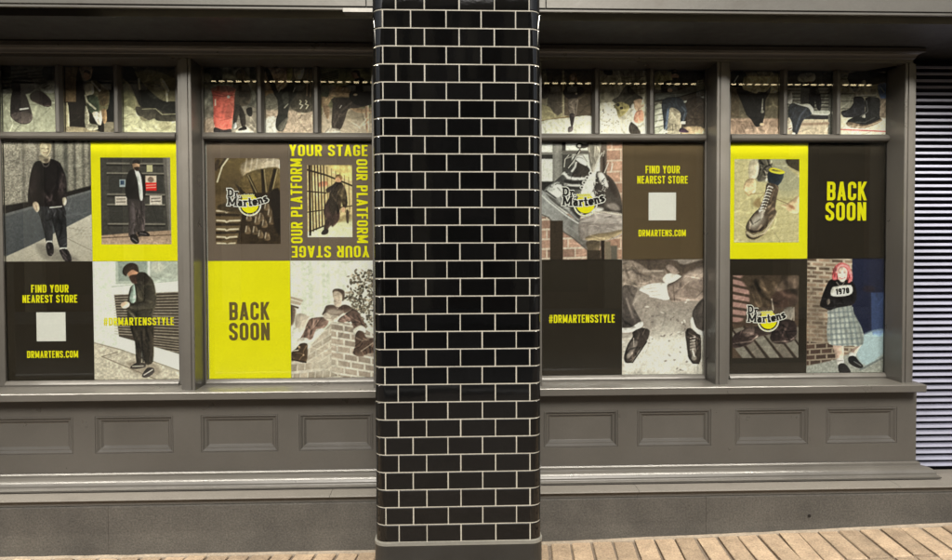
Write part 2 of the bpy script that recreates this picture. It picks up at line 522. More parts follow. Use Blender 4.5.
lo.location = (-0.6, 0.03, -0.016)

# ------------------------------------------------------------------ tiled pillar
pil = thing('tiled_pillar', 'square pillar clad in glossy black tiles with cream grout', 'pillar', (0.035, -0.53, 0.05))
PX0, PX1, PYF, PYB, PR = -0.36, 0.36, -0.20, 0.20, 0.045
# perimeter walk: s = 0 at the middle of the front, +s to the right
hw, hd = 0.36, 0.20


def perim(s, off=0.0):
    sg = 1 if s >= 0 else -1
    t = abs(s)
    l0 = hw - PR
    la = PR * math.pi / 2
    l1 = 2 * (hd - PR)
    if t <= l0:
        x, y, nx_, ny_ = t, -hd, 0, -1
    elif t <= l0 + la:
        th = (t - l0) / PR
        nx_, ny_ = math.sin(th), -math.cos(th)
        x, y = l0 + PR * nx_, -(hd - PR) + PR * ny_
    elif t <= l0 + la + l1:
        x, y, nx_, ny_ = hw, -(hd - PR) + (t - l0 - la), 1, 0
    else:
        th = (t - l0 - la - l1) / PR
        nx_, ny_ = math.cos(th), math.sin(th)
        x, y = l0 + PR * nx_, (hd - PR) + PR * ny_
    return Vector((sg * (x + off * nx_), y + off * ny_))


def tile_mesh(s0, s1, h):
    """tile between perimeter positions with pillowed edges, local z 0..h"""
    e = 0.0035
    n = max(1, int(abs(s1 - s0) / 0.005)) if (abs(s0) > hw - PR or abs(s1) > hw - PR) else 1
    ss = [s0, s0 + e * 0.4, s0 + e] + [s0 + e + (s1 - s0 - 2 * e) * i / n for i in range(1, n)] + [s1 - e, s1 - e * 0.4, s1]
    offs = [-0.0015, 0.0025, 0.004] + [0.004] * (n - 1) + [0.004, 0.0025, -0.0015]
    zz = [0.0, e * 0.4, e, h - e, h - e * 0.4, h]
    zo = [-0.0015, 0.0025, 0.004, 0.004, 0.0025, -0.0015]
    vv, ff = [], []
    for si, so in zip(ss, offs):
        for z, o_ in zip(zz, zo):
            p = perim(si, min(so, o_))
            vv.append((p.x, p.y, z))
    m_ = len(zz)
    for i in range(len(ss) - 1):
        for j in range(m_ - 1):
            ff.append((i * m_ + j, (i + 1) * m_ + j, (i + 1) * m_ + j + 1, i * m_ + j + 1))
    me = pyd('tile', vv, ff, smooth=True)
    me.set_sharp_from_angle(angle=math.radians(14))
    me.materials.append(M['tile'])
    return me


J = 0.0015
ROWH = 0.0768
A = [-0.261, -0.139, 0.010, 0.162, 0.313]
B = [-0.318, -0.198, -0.046, 0.105, 0.254]
half_per = hw - PR + PR * math.pi / 2 + 2 * (hd - PR) + PR * math.pi / 2
meshes = {}
side_v, side_f = [], []
Z00 = 0.278 - 0.05
for row in range(32):
    js = A if row % 2 == 0 else B
    full = [js[0] - 0.152] + js + [js[-1] + 0.152]
    for i in range(len(full) - 1):
        key = (row % 2, i)
        if key not in meshes:
            meshes[key] = tile_mesh(full[i] + J, full[i + 1] - J, ROWH - 2 * J)
        o = obj('tile', meshes[key], None, pil, (rng.normal(0, 0.0003), rng.normal(0, 0.0002), Z00 + row * ROWH + J))
        if 0 < i < len(full) - 2:
            c = perim((full[i] + full[i + 1]) / 2)
            Rm = Matrix.Translation((c.x, c.y, ROWH / 2)) @ Matrix.Rotation(rng.normal(0, 0.0022), 4, 'Z') @ Matrix.Rotation(rng.normal(0, 0.0022), 4, 'X') @ Matrix.Translation((-c.x, -c.y, -ROWH / 2))
            o.matrix_local = Matrix.Translation(o.location) @ Rm
    for sg, st in ((1, full[-1]), (-1, -full[0])):
        s = st
        while s < half_per - 0.02:
            e_ = min(s + 0.152, half_per)
            me = tile_mesh(sg * (s + J), sg * (e_ - J), ROWH - 2 * J)
            k = len(side_v)
            side_v += [(q.co.x, q.co.y, q.co.z + Z00 + row * ROWH + J) for q in me.vertices]
            side_f += [tuple(k + vi for vi in p.vertices) for p in me.polygons]
            bpy.data.meshes.remove(me)
            s = e_
sm = pyd('side_tiles', side_v, side_f, smooth=True)
sm.set_sharp_from_angle(angle=math.radians(14))
o = obj('side_tiles', sm, M['tile'], pil, kind='stuff')


def ring_prof(off):
    N = 160
    return [tuple(perim(-half_per + 2 * half_per * i / N, off)) for i in range(N)]


obj('grout_core', extrude_z('grout_core', ring_prof(0.0012), 0.20, Z00 + 32 * ROWH + 0.3), M['grout'], pil)
obj('base', extrude_z('pillar_base', ring_prof(0.010), -0.06, 0.214), M['base'], pil)
obj('base_trim', extrude_z('base_trim', ring_prof(0.011), 0.2145, Z00 - 0.001), M['trim'], pil)


# ------------------------------------------------------------------ lettering (flat print, drawn from strokes)
def rr(x0, y0, x1, y1, r, n=5):
    return arc(x1 - r, y1 - r, r, 0, 90, n) + arc(x0 + r, y1 - r, r, 90, 180, n) + arc(x0 + r, y0 + r, r, 180, 270, n) + arc(x1 - r, y0 + r, r, 270, 360, n)


def glyphs(s, w):
    """condensed gothic capitals, height 1; s stroke, w usual width. each: (advance width, [('p',pts,closed)|('d',x0,y0,x1,y1,hw)|('r',x0,y0,x1,y1)])"""
    h = s / 2
    L, Rr = h, w - h
    rad = (Rr - L) / 2 * 0.92
    g = {}
    bowl = lambda y0, y1: [(L, y1)] + [(q[0], q[1]) for q in arc(Rr - rad * .8, y1 - rad * .8, rad * .8, 90, 0, 5)] + [(q[0], q[1]) for q in arc(Rr - rad * .8, y0 + rad * .8, rad * .8, 0, -90, 5)] + [(L, y0)]
    stem = ('r', 0, 0, s, 1)
    g['O'] = (w, [('p', rr(L, h, Rr, 1 - h, rad), True)])
    g['D'] = (w, [stem, ('p', bowl(h, 1 - h), False)])
    g['B'] = (w, [stem, ('p', bowl(0.5, 1 - h), False), ('p', bowl(h, 0.5), False)])
    g['P'] = (w, [stem, ('p', bowl(0.46, 1 - h), False)])
    g['R'] = (w, [stem, ('p', bowl(0.48, 1 - h), False), ('d', w * .52, .46, w - h, 0, s)])
    g['A'] = (w * 1.06, [('d', w * .53, 1, h * .95, 0, s * .95), ('d', w * .53, 1, w * 1.06 - h * .95, 0, s * .95), ('r', w * .2, .2, w * .86, .2 + s * .8)])
    c0 = [(Rr, .66)] + arc(Rr - rad, 1 - h - rad, rad, 0, 90, 5) + arc(L + rad, 1 - h - rad, rad, 90, 180, 5) + arc(L + rad, h + rad, rad, 180, 270, 5) + arc(Rr - rad, h + rad, rad, 270, 360, 5)
    g['C'] = (w, [('p', c0 + [(Rr, .36)], False)])
    g['G'] = (w, [('p', c0 + [(Rr, .47)], False), ('r', w * .5, .40, w - .01, .40 + s * .85)])
    g['S'] = (w, [('p', [(Rr, .70)] + arc(Rr - rad, 1 - h - rad, rad, 0, 90, 5) + arc(L + rad, 1 - h - rad, rad, 90, 180, 5) + [(L, .66), (L + .03, .60), (Rr - .03, .41), (Rr, .34)] + arc(Rr - rad, h + rad, rad, 0, -90, 5) + arc(L + rad, h + rad, rad, 270, 180, 5) + [(L, .30)], False)])
    g['U'] = (w, [('p', [(L, 1)] + arc(L + rad, h + rad, rad, 180, 270, 5) + arc(Rr - rad, h + rad, rad, 270, 360, 5) + [(Rr, 1)], False)])
    g['E'] = (w * .86, [stem, ('r', 0, 1 - s * .9, w * .86, 1), ('r', 0, .46, w * .78, .46 + s * .85), ('r', 0, 0, w * .86, s * .9)])
    g['F'] = (w * .82, [stem, ('r', 0, 1 - s * .9, w * .82, 1), ('r', 0, .44, w * .74, .44 + s * .85)])
    g['T'] = (w * .9, [('r', 0, 1 - s * .9, w * .9, 1), ('r', w * .45 - h, 0, w * .45 + h, 1)])
    g['L'] = (w * .82, [stem, ('r', 0, 0, w * .82, s * .9)])
    g['I'] = (s, [stem])
    g['K'] = (w * 1.05, [stem, ('d', s * .6, .38, w * 1.05 - h, 1, s), ('d', w * .42, .56, w * 1.05 - h, 0, s)])
    g['N'] = (w, [stem, ('r', w - s, 0, w, 1), ('d', h, 1, w - h, 0, s)])
    g['M'] = (w * 1.3, [stem, ('r', w * 1.3 - s, 0, w * 1.3, 1), ('d', h, 1, w * .65, .12, s * .9), ('d', w * 1.3 - h, 1, w * .65, .12, s * .9)])
    g['Y'] = (w * 1.02, [('d', h, 1, w * .51, .42, s), ('d', w * 1.02 - h, 1, w * .51, .42, s), ('r', w * .51 - h, 0, w * .51 + h, .46)])
    g['.'] = (s * 1.05, [('r', 0, 0, s * 1.05, s * 1.05)])
    g['#'] = (w * 1.1, [('d', w * .42, 1, w * .26, 0, s * .7), ('d', w * .84, 1, w * .68, 0, s * .7), ('r', 0, .58, w * 1.1, .58 + s * .6), ('r', 0, .26, w * 1.1, .26 + s * .6)])
    g['1'] = (s * 1.5, [('r', s * .5, 0, s * 1.5, 1), ('r', 0, .72, s, .88)])
    g['9'] = (w, [('p', rr(L, .45, Rr, 1 - h, rad * .8), True), ('p', [(Rr, .6)] + arc(Rr - rad, h + rad, rad, 0, -90, 5) + [(L, h)], False)])
    g['7'] = (w, [('r', 0, 1 - s, w, 1), ('d', w - h, 1 - s, w * .4, 0, s)])
    g['0'] = g['O']
    g[' '] = (w * .42, [])
    # slab-serif set for the emblem (lower case on the same unit)
    xh = .66
    sl = lambda x0, x1, y0, y1: ('r', x0, y0, x1, y1)
    g['_D'] = (.80, [sl(.08, .08 + s, 0, 1), sl(0, .2 + s, 0, .13), sl(0, .2 + s, .87, 1), ('p', [(.12, 1 - h)] + arc(.80 - h - .3, 1 - h - .3, .3, 90, 0, 5) + arc(.80 - h - .3, h + .3, .3, 0, -90, 5) + [(.12, h)], False)])
    g['_M'] = (1.15, [sl(.08, .08 + s, 0, 1), sl(1.07 - s, 1.07, 0, 1), ('d', .17, 1, .575, .15, s), ('d', .98, 1, .575, .15, s), sl(0, .34, 0, .13), sl(.81, 1.15, 0, .13), sl(0, .25, .87, 1), sl(.9, 1.15, .87, 1)])
    g['_r'] = (.52, [sl(.08, .08 + s * .9, 0, xh), sl(0, .36, 0, .12), sl(0, .2, xh - .12, xh), ('p', [(.15, .45), (.25, xh - h), (.40, xh - h * .9), (.48, xh - .16)], False)])
    g['_a'] = (.56, [('p', [(.08, xh - .13), (.18, xh - h), (.32, xh - h), (.40, xh - .16), (.40, h)], False), ('p', rr(h, h * .8, .42, .40, .12, 3), True), sl(.38, .56, 0, .12)])
    g['_t'] = (.46, [sl(.12, .12 + s * .9, .06, .92), sl(0, .44, xh - .13, xh), ('p', [(.20, .2), (.22, h), (.34, h * .8), (.44, .14)], False)])
    g['_e'] = (.56, [('p', [(.08, .33), (.48, .33), (.46, xh - .14), (.28, xh - h * .8), (.11, xh - .16), (h, .30), (.13, .13), (.28, h * .8), (.48, .15)], False)])
    g['_n'] = (.66, [sl(.08, .08 + s * .9, 0, xh), sl(0, .3, 0, .12), sl(0, .18, xh - .12, xh), ('p', [(.16, .44), (.26, xh - h), (.42, xh - h), (.50, xh - .18), (.50, .05)], False), sl(.38, .66, 0, .12)])
    g['_s'] = (.50, [('p', [(.42, xh - .17), (.34, xh - h * .8), (.14, xh - h), (.10, xh - .2), (.18, .36), (.36, .28), (.41, .18), (.34, h), (.12, h * .8), (.07, .17)], False)])
    g['_.'] = (.2, [('r', .02, 0, .18, .16)])
    return g


def stroke_quads(pts, closed, s):
    P = []
    for q in pts:
        if not P or (abs(q[0] - P[-1][0]) + abs(q[1] - P[-1][1])) > 1e-4:
            P.append(q)
    if closed and (abs(P[0][0] - P[-1][0]) + abs(P[0][1] - P[-1][1])) < 1e-4:
        P.pop()
    n = len(P)
    Lf, Rt = [], []
    for i in range(n):
        a = P[(i - 1) % n] if (closed or i > 0) else None
        c = P[(i + 1) % n] if (closed or i < n - 1) else None
        b = P[i]
        ds = []
        if a is not None:
            ds.append(Vector((b[0] - a[0], b[1] - a[1])).normalized())
        if c is not None:
            ds.append(Vector((c[0] - b[0], c[1] - b[1])).normalized())
        t = sum(ds, Vector((0, 0)))
        t = t.normalized() if t.length > 1e-6 else ds[0]
        nrm = Vector((-t.y, t.x))
        k = 1.0 / max(0.5, abs(t.dot(ds[0])))
        Lf.append((b[0] + nrm.x * s / 2 * k, b[1] + nrm.y * s / 2 * k))
        Rt.append((b[0] - nrm.x * s / 2 * k, b[1] - nrm.y * s / 2 * k))
    m_ = n if closed else n - 1
    return [(Rt[i], Rt[(i + 1) % n], Lf[(i + 1) % n], Lf[i]) for i in range(m_)]


def glyph_polys(prims, s, grow=0.0):
    out = []
    for li, pr in enumerate(prims):
        if pr[0] == 'p':
            out += [(q, li) for q in stroke_quads(pr[1], pr[2], s + 2 * grow)]
        elif pr[0] == 'd':
            _, x0, y0, x1, y1, hw_ = pr
            if y0 < y1:
                x0, y0, x1, y1 = x1, y1, x0, y0
            a = hw_ / 2 * 1.05 + grow * 1.2
            out.append((((x1 - a, y1 - grow), (x1 + a, y1 - grow), (x0 + a, y0 + grow), (x0 - a, y0 + grow)), li))
        else:
            _, x0, y0, x1, y1 = pr
            out.append((((x0 - grow, y0 - grow), (x1 + grow, y0 - grow), (x1 + grow, y1 + grow), (x0 - grow, y1 + grow)), li))
    return out


class Flat:
    """collects flat polygons in the poster plane (x, z); layers keep overlapping strokes a hair apart"""
    def __init__(self, y):
        self.v, self.f, self.y = [], [], y

    def add(self, poly, layer=0):
        k = len(self.v)
        self.v += [(p[0], self.y - 0.00012 * layer, p[1]) for p in poly]
        self.f.append(tuple(range(k, k + len(poly))))

    def build(self, name, material, parent):
        return obj(name, pyd(name, self.v, self.f), material, parent)


def text_width(g, txt, gap):
    return sum(g[c][0] for c in txt) + gap * (len(txt) - 1)


def lettering(parent, lines, material, y=-0.0022, name='lettering'):
    """lines: (text, cx, cz, width, height, angle_deg, stroke, glyph_w)"""
    for txt, cx, cz, wd, ht, ang, s, gw in lines:
        F = Flat(y)
        g = glyphs(s, gw)
        gap = 0.10
        tw = text_width(g, txt, gap)
        kx = wd / tw
        ca, sa = math.cos(math.radians(ang)), math.sin(math.radians(ang))
        x = 0.0
        for c in txt:
            adv, prims = g[c]
            for poly, li in glyph_polys(prims, s):
                pts = []
                for (px_, py_) in poly:
                    lx = (x + px_ - tw / 2) * kx
                    ly = (py_ - 0.5) * ht
                    pts.append((cx + lx * ca - ly * sa, cz + lx * sa + ly * ca))
                F.add(pts, li)
            x += adv + gap
        F.build(name, material, parent)


def disc(F, cx, cz, r, layer=0, r0=0.0, a0=0, a1=360, n=40):
    for i in range(n):
        t0, t1 = math.radians(a0 + (a1 - a0) * i / n), math.radians(a0 + (a1 - a0) * (i + 1) / n)
        p = [(cx + r * math.cos(t0), cz + r * math.sin(t0)), (cx + r * math.cos(t1), cz + r * math.sin(t1))]
        if r0 > 0:
            p += [(cx + r0 * math.cos(t1), cz + r0 * math.sin(t1)), (cx + r0 * math.cos(t0), cz + r0 * math.sin(t0))]
        else:
            p += [(cx, cz)]
        F.add(p, layer)


def emblem(parent, cx, cz, k, y=-0.0030):
    """cross-shaped arched slab lettering over a yellow disc with a ring; k = overall width in metres"""
    root = None
    W_ = Flat(y)
    disc(W_, cx + 0.06 * k, cz - 0.115 * k, 0.275 * k, 0, 0.238 * k, 150, 390)
    Yl = Flat(y - 0.0004)
    disc(Yl, cx + 0.06 * k, cz - 0.10 * k, 0.215 * k, 0)
    for t in range(9):      # small print round the ring
        a = math.radians(200 + t * 17)
        disc(Yl, cx + 0.06 * k + 0.257 * k * math.cos(a), cz - 0.115 * k + 0.257 * k * math.sin(a), 0.012 * k, 0, n=6)
    Wh = Flat(y - 0.0008)
    Bk = Flat(y - 0.0016)
    s = 0.22
    g = glyphs(s, .5)

    def put(chars, path, h):
        for ch, (px_, pz_, ang) in zip(chars, path):
            adv, prims = g['_' + ch]
            ca, sa = math.cos(math.radians(ang)), math.sin(math.radians(ang))
            for F, grow in ((Wh, 0.10), (Bk, 0.0)):
                for poly, li in glyph_polys(prims, s, grow):
                    F.add([(cx + k * (px_ + h * (a * ca - b * sa)), cz + k * (pz_ + h * (a * sa + b * ca))) for a, b in poly], li)
    h = 0.192
    put('Dr.', [(-0.47, 0.075, 0), (-0.30, 0.065, 0), (-0.20, 0.065, 0)], h)
    path, x, z = [], -0.475, -0.135
    for i, ch in enumerate('Martens'):
        ang = [-4, -2, 2, 6, 11, 16, 21][i]
        path.append((x, z, ang))
        adv = (g['_' + ch][0] + 0.07) * h * 1.08
        x += adv * math.cos(math.radians(ang))
        z += adv * math.sin(math.radians(ang))
    put('Martens', path, h * 1.08)
    # looping script strap above the disc
    pts = [(-0.13 + 0.30 * t / 40, 0.085 + 0.028 * math.sin(t * 1.15) + 0.012 * t / 40) for t in range(41)]
    for q in stroke_quads([(p[0] * k + cx, p[1] * k + cz) for p in pts], False, 0.030 * k):
        Wh.add(q, 6)
    for q in stroke_quads([(p[0] * k + cx, p[1] * k + cz) for p in pts], False, 0.014 * k):
        Yl.add([(a, b) for a, b in q], 14)
    e = Wh.build('emblem', M['white'], parent)
    W_.build('emblem_ring', M['white'], e)
    Yl.build('emblem_disc', M['yellow'], e)
    Bk.build('emblem_lettering', M['black'], e)
    return e


# ------------------------------------------------------------------ photographic prints: inked on a fine grid (colour attribute)
def smooth_noise(w, h, cells, seed):
    r = np.random.default_rng(seed)
    gw, gh = max(2, int(cells)), max(2, int(cells * h / w))
    g = r.random((gh + 1, gw + 1))
    X = np.linspace(0, gw - 1e-6, w)
    Y = np.linspace(0, gh - 1e-6, h)
    xi, yi = X.astype(int), Y.astype(int)
    fx, fy = X - xi, Y - yi
    fx, fy = fx * fx * (3 - 2 * fx), fy * fy * (3 - 2 * fy)
    a = g[yi][:, xi] * (1 - fx) + g[yi][:, xi + 1] * fx
    b = g[yi + 1][:, xi] * (1 - fx) + g[yi + 1][:, xi + 1] * fx
    return a * (1 - fy[:, None]) + b * fy[:, None]


def nums(s):
    q = [float(t) for t in s.replace(',', ' ').split()]
    return [(q[i], q[i + 1]) for i in range(0, len(q), 2)]


def wobble(pts, amp, r):
    return [(x + r.normal(0, amp), y + r.normal(0, amp)) for x, y in pts]


class Cv:
    SEED = 100

    def __init__(self, nx_, ny_, rect, base):
        self.w, self.h = nx_, ny_
        x0, y0, x1, y1 = rect
        self.rect = rect
        self.X, self.Y = np.meshgrid(np.linspace(x0, x1, nx_), np.linspace(y0, y1, ny_))
        self.c = np.empty((ny_, nx_, 3))
        self.c[:] = base
        Cv.SEED += 17
        self.seed = Cv.SEED
        self.tf = (1.0, 0.0, 0.0)
        self.clutter, self.clutter_amp = 24, .13
        self.rnd = np.random.default_rng(Cv.SEED)

    def z(self, k=1.0, ox=0.0, oy=0.0):
        self.tf = (k, ox, oy)
        return self

    def t(self, pts):
        if isinstance(pts, str):
            pts = nums(pts)
        k, ox, oy = self.tf
        return [(x * k + ox, y * k + oy) for x, y in pts]

    def put(self, a, col):
        col = np.asarray(col, float)
        self.c = self.c * (1 - a[..., None]) + col * a[..., None]

    def mask(self, pts, f=5.0, smooth=True):
        pts = self.t(pts)
        if smooth and len(pts) > 3:
            P = np.array(pts)
            n = len(P)
            out = []
            for i in range(n):
                p0, p1, p2, p3 = P[i - 1], P[i], P[(i + 1) % n], P[(i + 2) % n]
                for t in (0, .33, .67):
                    out.append(.5 * ((2 * p1) + (-p0 + p2) * t + (2 * p0 - 5 * p1 + 4 * p2 - p3) * t * t + (-p0 + 3 * p1 - 3 * p2 + p3) * t ** 3))
            pts = out
        P = np.array(pts)
        inside = np.zeros(self.X.shape, bool)
        d2 = np.full(self.X.shape, 1e9)
        for i in range(len(P)):
            x0, y0 = P[i - 1]
            x1, y1 = P[i]
            dx, dy = x1 - x0, y1 - y0
            L = dx * dx + dy * dy + 1e-9
            t = np.clip(((self.X - x0) * dx + (self.Y - y0) * dy) / L, 0, 1)
            d2 = np.minimum(d2, (self.X - x0 - t * dx) ** 2 + (self.Y - y0 - t * dy) ** 2)
            c = ((y0 > self.Y) != (y1 > self.Y)) & (self.X < (dx * (self.Y - y0) / (dy if abs(dy) > 1e-9 else 1e-9) + x0))
            inside ^= c
        sd = np.sqrt(d2) * np.where(inside, -1, 1)
        self.sd = sd
        return np.clip(.5 - sd / f, 0, 1)

    def p(self, pts, col, f=5.0, a=1.0, smooth=True, col2=None, ang=90, grain=0.0):
        m = self.mask(pts, f, smooth) * a
        if col2 is not None:
            q = np.array(self.t(pts))
            ca, sa = math.cos(math.radians(ang)), math.sin(math.radians(ang))
            pr = q[:, 0] * ca + q[:, 1] * sa
            t = np.clip(((self.X * ca + self.Y * sa) - pr.min()) / (pr.max() - pr.min() + 1e-6), 0, 1)[..., None]
            col = np.asarray(col, float) * (1 - t) + np.asarray(col2, float) * t
        if smooth and f <= 10:
            # body shading of the photographed thing: rounded towards its outline, mottled by folds
            sd = self.sd
            step = (self.rect[2] - self.rect[0]) / self.w
            gy, gx = np.gradient(sd, step)
            wdt = 0.035 * (self.rect[2] - self.rect[0])
            sh = (-gx * .75 - gy * .65) * np.exp(sd / wdt) * (sd < 2)
            self.seed += 1
            n1 = smooth_noise(self.w, self.h, 16, self.seed) - .5
            n2 = smooth_noise(self.w, self.h, 40, self.seed + 500) - .5
            sh = np.clip(-sh * .30, -.4, .4) + .20 * n1 + .12 * n2
            col = np.asarray(col, float)
            col = col * (1 + sh[..., None]) + (sh[..., None] > 0) * sh[..., None] * 16
        if grain:
            self.seed += 1
            nz = smooth_noise(self.w, self.h, self.w / 3, self.seed)[..., None] - .5
            col = np.asarray(col, float) * (1 + 2 * grain * nz)
        self.put(m, col)
        return self

    def r(self, x0, y0, x1, y1, col, f=4.0, a=1.0, **k):
        return self.p([(x0, y0), (x1, y0), (x1, y1), (x0, y1)], col, f, a, smooth=False, **k)

    def l(self, pts, col, wd=6.0, f=4.0, a=1.0):
        P = self.t(pts)
        wd = wd * self.tf[0]
        d2 = np.full(self.X.shape, 1e9)
        for i in range(1, len(P)):
            x0, y0 = P[i - 1]
            x1, y1 = P[i]
            dx, dy = x1 - x0, y1 - y0
            t = np.clip(((self.X - x0) * dx + (self.Y - y0) * dy) / (dx * dx + dy * dy + 1e-9), 0, 1)
            d2 = np.minimum(d2, (self.X - x0 - t * dx) ** 2 + (self.Y - y0 - t * dy) ** 2)
        self.put(np.clip(.5 - (np.sqrt(d2) - wd / 2) / f, 0, 1) * a, col)
        return self

    def e(self, cx, cy, rx, ry, col, rot=0, f=4.0, a=1.0):
        k_, ox, oy = self.tf
        cx, cy, rx, ry = cx * k_ + ox, cy * k_ + oy, rx * k_, ry * k_
        ca, sa = math.cos(math.radians(rot)), math.sin(math.radians(rot))
        u = ((self.X - cx) * ca + (self.Y - cy) * sa) / rx
        v_ = (-(self.X - cx) * sa + (self.Y - cy) * ca) / ry
        d = (np.sqrt(u * u + v_ * v_) - 1) * min(rx, ry)
        self.put(np.clip(.5 - d / f, 0, 1) * a, col)
        return self

    def fold(self, pts, n, amp=.35, ang=90, spread=25, length=60, wd=7, f=6):
        """soft creases and sheen inside an outline"""
        m = self.mask(pts, 5)
        P = np.array(self.t(pts))
        x0, y0 = P.min(0)
        x1, y1 = P.max(0)
        k = self.tf[0]
        for i in range(n):
            a = math.radians(ang + self.rnd.normal(0, spread))
            cx, cy = x0 + (x1 - x0) * self.rnd.random(), y0 + (y1 - y0) * self.rnd.random()
            L = length * k * (.4 + self.rnd.random())
            dx, dy = math.cos(a) * L / 2, math.sin(a) * L / 2
            bx_, by_ = self.rnd.normal(0, L * .1, 2)
            d2 = np.full(self.X.shape, 1e9)
            Q = [(cx - dx, cy - dy), (cx + bx_, cy + by_), (cx + dx, cy + dy)]
            for j in (1, 2):
                xa, ya = Q[j - 1]
                ex, ey = Q[j][0] - xa, Q[j][1] - ya
                t = np.clip(((self.X - xa) * ex + (self.Y - ya) * ey) / (ex * ex + ey * ey + 1e-9), 0, 1)
                d2 = np.minimum(d2, (self.X - xa - t * ex) ** 2 + (self.Y - ya - t * ey) ** 2)
            al = np.clip(1 - np.sqrt(d2) / (wd * k * (.5 + self.rnd.random())), 0, 1) * m
            s = amp * (1 if self.rnd.random() < .5 else -1) * (.5 + .5 * self.rnd.random())
            self.c = self.c * (1 + s * al[..., None]) + (14 * s * al[..., None] if s > 0 else 0)
        return self

    def noise(self, cells, amp, a=None):
        self.seed += 1
        nz = (smooth_noise(self.w, self.h, cells, self.seed)[..., None] - .5) * 2 * amp
        if a is None:
            self.c = self.c * (1 + nz)
        else:
            self.c = self.c * (1 + nz * a[..., None])
        return self

    def bricks(self, pts, col, mortar, bw, bh, sx=0.0, sy=0.0, amp=.18, f=4, wd=.14):
        m = self.mask(pts, f, False)
        u = self.X + sx * self.Y
        w_ = self.Y + sy * self.X
        row = np.floor(w_ / bh)
        uu = u / bw + .5 * (row % 2)
        k = (np.sin(np.floor(uu) * 12.9898 + row * 78.233) * 43758.5453) % 1.0
        fr_u, fr_v = uu % 1.0, (w_ / bh) % 1.0
        jm = np.clip(np.maximum((wd * .5 - np.minimum(fr_u, 1 - fr_u)) * bw / 4 + .5, (wd - np.minimum(fr_v, 1 - fr_v)) * bh / 4 + .5), 0, 1)
        c = np.asarray(col, float) * (1 + amp * 2 * (k[..., None] - .5))
        c = c * (1 - jm[..., None]) + np.asarray(mortar, float) * jm[..., None]
        self.put(m, c)
        return self

    def ink(self, gain, x0, x1, z0, z1, y=0.0, name='print', sat=1.0, lift=1.0):
        x0_, y0_, x1_, y1_ = self.rect
        self.z()
        self.fold([(x0_, y0_), (x1_, y0_), (x1_, y1_), (x0_, y1_)], self.clutter, self.clutter_amp, self.rnd.random() * 180, 60, (x1_ - x0_) * .22, (x1_ - x0_) * .022)
        self.c = 255.0 * (np.clip(self.c, 0, 255) / 255.0) ** lift
        self.seed += 1
        g1 = smooth_noise(self.w, self.h, self.w / 2.2, self.seed + 7)[..., None] - .5
        g2 = smooth_noise(self.w, self.h, self.w / 7, self.seed + 8)[..., None] - .5
        c = self.c * (1 + .07 * g1 + .04 * g2) + 5 * g1
        # gentle local contrast, as a phone camera gives
        k = np.array([1, 4, 6, 4, 1.0]) / 16
        bl = c
        for _ in range(2):
            bl = sum(k[i] * np.roll(bl, i - 2, 0) for i in range(5))
            bl = sum(k[i] * np.roll(bl, i - 2, 1) for i in range(5))
        c = c + .35 * (c - bl)
        t = np.clip(c, 2, 255) / 255.0
        c = np.clip(.75 * t + .25 * (t * t * (3 - 2 * t)), 0.008, 1)
        L = np.where(c <= .04045, c / 12.92, ((c + .055) / 1.055) ** 2.4) * gain
        if sat != 1.0:
            g = L.mean(axis=2, keepdims=True)
            L = g + (L - g) * sat
        L = np.clip(L, .004, .86)
        nx_, ny_ = self.w, self.h
        gx, gz_ = np.meshgrid(np.linspace(x0, x1, nx_), np.linspace(z1, z0, ny_))
        co = np.empty((ny_ * nx_, 3), np.float32)
        co[:, 0] = gx.ravel()
        co[:, 1] = y
        co[:, 2] = gz_.ravel()
        idx = np.arange(ny_ * nx_).reshape(ny_, nx_)
        q = np.stack([idx[1:, :-1], idx[1:, 1:], idx[:-1, 1:], idx[:-1, :-1]], -1).reshape(-1, 4)
        me = bpy.data.meshes.new(name)
        me.vertices.add(len(co))
        me.vertices.foreach_set('co', co.ravel())
        me.loops.add(q.size)
        me.loops.foreach_set('vertex_index', q.ravel().astype(np.int32))
        me.polygons.add(len(q))
        me.polygons.foreach_set('loop_start', np.arange(0, q.size, 4, dtype=np.int32))
        me.update(calc_edges=True)
        at = me.attributes.new('ink', 'FLOAT_COLOR', 'POINT')
        rgba = np.ones((len(co), 4), np.float32)
        rgba[:, :3] = L.reshape(-1, 3)
        at.data.foreach_set('color', rgba.ravel())
        me.materials.append(M['print'])
        return me

# ------------------------------------------------------------------ the pictures
GAIN = 1.28          # ink for the lower windows
K = (22, 19, 19)


